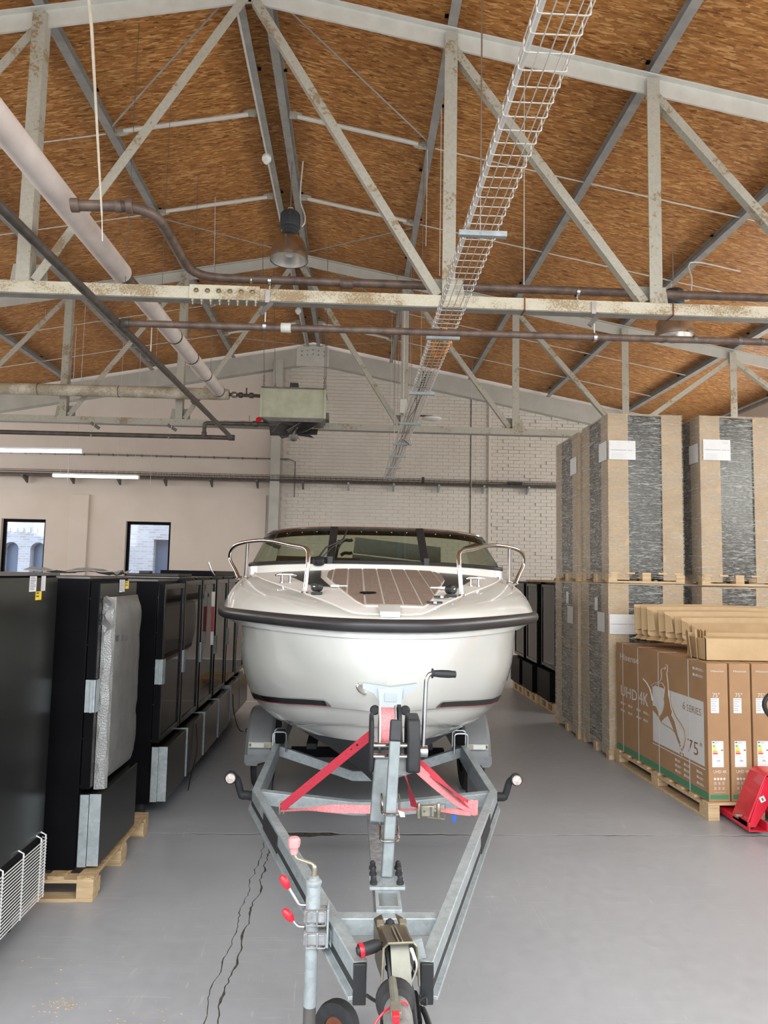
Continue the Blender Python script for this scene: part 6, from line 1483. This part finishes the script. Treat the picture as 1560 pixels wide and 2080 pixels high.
# fittings: cleats, round lamps
for s in (-1, 1):
    p = V((BX+s*.72, 5.45, deckz(5.45, .72))); cl_ = MB().tube([p+V((-.075, -.04*s*0-.02, .055)), p+V((-.05, 0, .062)), p+V((.05, 0, .062)), p+V((.075, .02, .055))], [.008, .012, .012, .008], 10).build('cleat', 'stainless', bt)
    for dx in (-.03, .03): MB().tube([p+V((dx, 0, -.01)), p+V((dx, 0, .055))], .009, 8).build('cleat_post', 'stainless', cl_); MB().lathe([(.02, 0), (.02, .006)], p+V((dx, 0, 0)), (0,0,1), 12).build('cleat_base', 'stainless', cl_)
    p = V((BX+s*.455-.0, 4.86, deckz(4.86, .45)+.05)); ax = V((s*.55, -1, .1)).normalized()
    lamp_ = MB().lathe([(.018, -.034), (.031, -.03), (.033, .026), (.028, .034), (.022, .03), (.012, .031), (0, .031)], p, ax, 20).build('horn', 'black_plastic', bt)
    MB().cbox(p+V((0, 0, -.042)), .075, .055, .016).build('horn_foot', 'black_plastic', lamp_, bevel=.004); MB().lathe([(.010, 0), (.006, .008), (0, .01)], p+ax*.034, ax, 10).build('horn_lens', 'stainless', lamp_)
# bow rails
for s in (-1, 1):
    b0 = V((BX+s*.54, 4.93, deckz(4.93, .54)-.02)); r1 = V((BX+s*.525, 5.0, 2.125)); r1b = V((BX+s*.58, 5.12, 2.175)); r2 = V((BX+s*.93, 5.72, 2.25)); r3 = V((BX+s*1.19, 6.0, 2.22)); r4 = V((BX+s*1.275, 6.2, 2.12)); r5 = V((BX+s*1.16, 6.02, 1.94))
    rail_ = MB().tube(spline([b0, b0.lerp(r1, .5), b0.lerp(r1, .85), r1.lerp(r1b, .5)+V((s*-.01, -.01, .015)), r1b.lerp(r2, .25)+V((0,0,.005)), r2, r3, r4, r4.lerp(r5, .6), r5], 80), .0155, 14).build('bow_rail', 'stainless', bt)
    t1_ = V((BX+s*1.08, 5.88, 2.232)); t2_ = V((BX+s*1.10, 5.97, 1.95)); MB().tube([t1_, t2_], .0145, 12).build('rail_post', 'stainless', rail_)
    for p in (b0+V((0,0,.022)), r5+V((0,0,.0)), t2_): MB().lathe([(.028, 0), (.026, .006), (.016, .010)], p, (0,0,1), 16).build('rail_foot', 'stainless', rail_)
# windscreen
WB = [(0,6.22,2.085),(.22,6.22,2.085),(.42,6.225,2.083),(.62,6.24,2.078),(.85,6.275,2.068),(1.04,6.34,2.055),(1.13,6.47,2.05),(1.15,6.8,2.05),(1.16,8.2,2.05)]
WT = [(0,6.72,2.43),(.21,6.72,2.43),(.41,6.73,2.427),(.61,6.75,2.42),(.80,6.79,2.408),(.97,6.86,2.388),(1.055,7.0,2.365),(1.075,7.3,2.35),(1.09,8.4,2.34)]
def wl(L, s, n=61): return [V((BX+s*p.x, p.y, p.z)) for p in spline(L, n)]
# stretch the sampling so that index runs with b
def wcurve(L, s):
    pts = spline(L, 400); out = []
    return [V((BX+s*p.x, p.y, p.z)) for p in pts]
cB = wcurve(WB, -1)[::-1] + wcurve(WB, 1)[1:]; cT = wcurve(WT, -1)[::-1] + wcurve(WT, 1)[1:]
ws = MB().tube(cT[::6], .012, 10).build('windscreen_rail', 'stainless', bt)
MB().tube([p+V((0, -.006, -.038)) for p in cT[::6]], .032, 10).build('windscreen_head', 'black_plastic', ws)
MB().tube([p+V((0, 0, .012)) for p in cB[::6]], .021, 8).build('windscreen_base', 'black_plastic', ws)
def seg(b0, b1):
    pick = lambda C: [p for p in C if b0 <= p.x-BX <= b1]
    return pick
def pane(i0, i1, j0, j1):
    a, b = cB[i0:i1+1], cT[j0:j1+1]; n = 24
    ra = [a[int(round(k*(len(a)-1)/n))] for k in range(n+1)]; rb = [b[int(round(k*(len(b)-1)/n))] for k in range(n+1)]
    MB().slab([ra, rb], (0, .005, 0)).build('screen_pane', 'screen_glass', ws, fix=True)
iB = [min(range(len(cB)), key=lambda i: abs(cB[i].x-BX-b) + (9 if cB[i].y > 6.4 else 0)) for b in (-.415, .425)]; iT = [min(range(len(cT)), key=lambda i: abs(cT[i].x-BX-b) + (9 if cT[i].y > 6.9 else 0)) for b in (-.395, .405)]
pane(0, iB[0], 0, iT[0]); pane(iB[0], iB[1], iT[0], iT[1]); pane(iB[1], len(cB)-1, iT[1], len(cT)-1)
for i, j in zip(iB, iT):
    MB().bar(cB[i]+V((0, -.01, 0)), cT[j]+V((0, -.01, 0)), .07, .03, (0,1,0)).build('screen_post', 'black_plastic', ws, bevel=.006)
    MB().cbox(cB[i]+V((.0, -.03, .03)), .05, .04, .07).build('post_hinge', 'black_plastic', ws, bevel=.006)
for k in range(15):
    x = -.98+.14*k; p = min(cT, key=lambda q: abs(q.x-BX-x) + (9 if q.y > 6.95 else 0)); MB().lathe([(.007, 0), (.006, .006), (0, .007)], p+V((0, -.036, -.040)), (0,-1,.0), 8).build('snap_button', 'stainless', ws)
# coaming under the screen
rows = [[p+V((0, -.10, 0))-V((0, 0, p.z-deckz(p.y-.10, abs(p.x-BX))+.01)) for p in cB[40:-40:6]], [p+V((0, -.085, -.005)) for p in cB[40:-40:6]], [p+V((0, -.03, .004)) for p in cB[40:-40:6]], [p+V((0, .08, .004)) for p in cB[40:-40:6]]]
MB().grid(rows).build('screen_coaming', 'gelcoat', bt, fix=True)
# wiper
w0 = V((BX-.51, 6.16, 2.085)); MB().lathe([(.05, 0), (.055, .01), (.05, .05), (.03, .065)], w0-V((0,0,.01)), (0,-.3,1), 14).build('wiper_motor', 'black_plastic', bt)
w1 = V((BX-.40, 6.45, 2.28)); MB().tube([w0+V((0,0,.05)), w0.lerp(w1, .5)+V((0, -.03, .04)), w1+V((.10, .0, .03))], .008, 8).build('wiper_arm', 'black_plastic', bt)
MB().tube([w1+V((.13, .18, .14)), w1+V((.09, -.02, .02)), w1+V((.05, -.06, -.07))], .007, 6).build('wiper_blade', 'black_plastic', bt); MB().tube([w0+V((.03,0,.05)), w0.lerp(w1, .55)+V((.04, -.02, .03)), w1+V((.11, 0, .03))], .005, 6).build('wiper_link', 'black_plastic', bt)
# cockpit: dash, side decks, liner, seats
MB().slab([[(BX-1.05, 6.45, 2.05), (BX+1.05, 6.45, 2.05)], [(BX-1.0, 7.0, 2.06), (BX+1.0, 7.0, 2.06)], [(BX-1.0, 7.1, 1.7), (BX+1.0, 7.1, 1.7)]], (0, 0, -.03)).build('dashboard', 'seat_vinyl', bt)
MB().slab([[(BX-.95, 6.75, 2.06), (BX-.15, 6.75, 2.06)], [(BX-.95, 6.95, 2.16), (BX-.15, 6.95, 2.15)], [(BX-.95, 7.08, 2.10), (BX-.15, 7.08, 2.09)]], (0, 0, -.02)).build('helm_binnacle', 'seat_vinyl', bt)
for s in (-1, 1):
    MB().box(*sorted((BX+s*1.12, BX+s*.98)), 6.6, 10.28, 1.97, 2.005).build('side_deck', 'gelcoat', bt)
    MB().box(*sorted((BX+s*.99, BX+s*.97)), 7.0, 10.28, 1.05, 1.99).build('cockpit_side', 'gelcoat_matt', bt)
MB().box(BX-.98, BX+.98, 6.6, 10.28, 1.03, 1.06).build('cockpit_floor', 'deck_foam', bt)
MB().box(BX-1.08, BX+1.08, 10.2, 10.3, 1.2, 1.95).build('transom', 'gelcoat', bt, bevel=.02)
def seat(x0, x1, y, z0, z1, tilt=0):
    o = MB().slab([[(x0, y, z0), (x1, y-.0, z0-tilt)], [(x0, y+.02, (z0+z1)/2-.008), (x1, y+.02, (z0+z1)/2-tilt-.008)]], (0, .10, 0)).build('seat_back', 'seat_vinyl', bt, bevel=.02)
    o = MB().slab([[(x0+.01, y+.02, (z0+z1)/2+.008), (x1, y+.02, (z0+z1)/2-tilt+.008)], [(x0+.03, y+.03, z1), (x1, y+.04, z1-tilt)]], (0, .11, 0)).build('seat_back', 'seat_vinyl', bt, bevel=.02)
seat(BX-.225, BX+.74, 7.75, 2.04, 2.395, .09)
seat(BX-.80, BX-.38, 7.9, 1.75, 2.13)
for x in (BX+.25, BX-.6): MB().lathe([(.2, 0), (.06, .03), (.05, .5)], (x, 8.0, 1.06), (0,0,1), 14).build('seat_pedestal', 'brushed', bt); MB().cbox((x, 7.95, 1.62), .55, .5, .12).build('seat_cushion', 'seat_vinyl', bt, bevel=.03)
for z, l in ((2.33, .10), (2.20, .09)): MB().tube(spline([(BX-.34, 7.2, z-.02), (BX-.30, 7.2, z+.005), (BX-.25, 7.2, z+.002), (BX-.235+l*.1, 7.2, z+.012)], 12), .016, 8).build('helm_lever', 'black_plastic', bt)
MB().tube([(BX-.40, 7.1, 2.08), (BX-.36, 7.2, 2.33)], .014, 8).build('helm_lever', 'black_plastic', bt)
# bow eye
p = V((BX-.145, 4.29, 1.325)); m = MB().tube([p+V((.035*math.cos(2*PI*k/20)*.8, -.01+.02*math.cos(2*PI*k/20), .022*math.sin(2*PI*k/20)-.018*math.cos(2*PI*k/20))) for k in range(20)], .009, 8, True); m.build('bow_eye', 'stainless', bt)
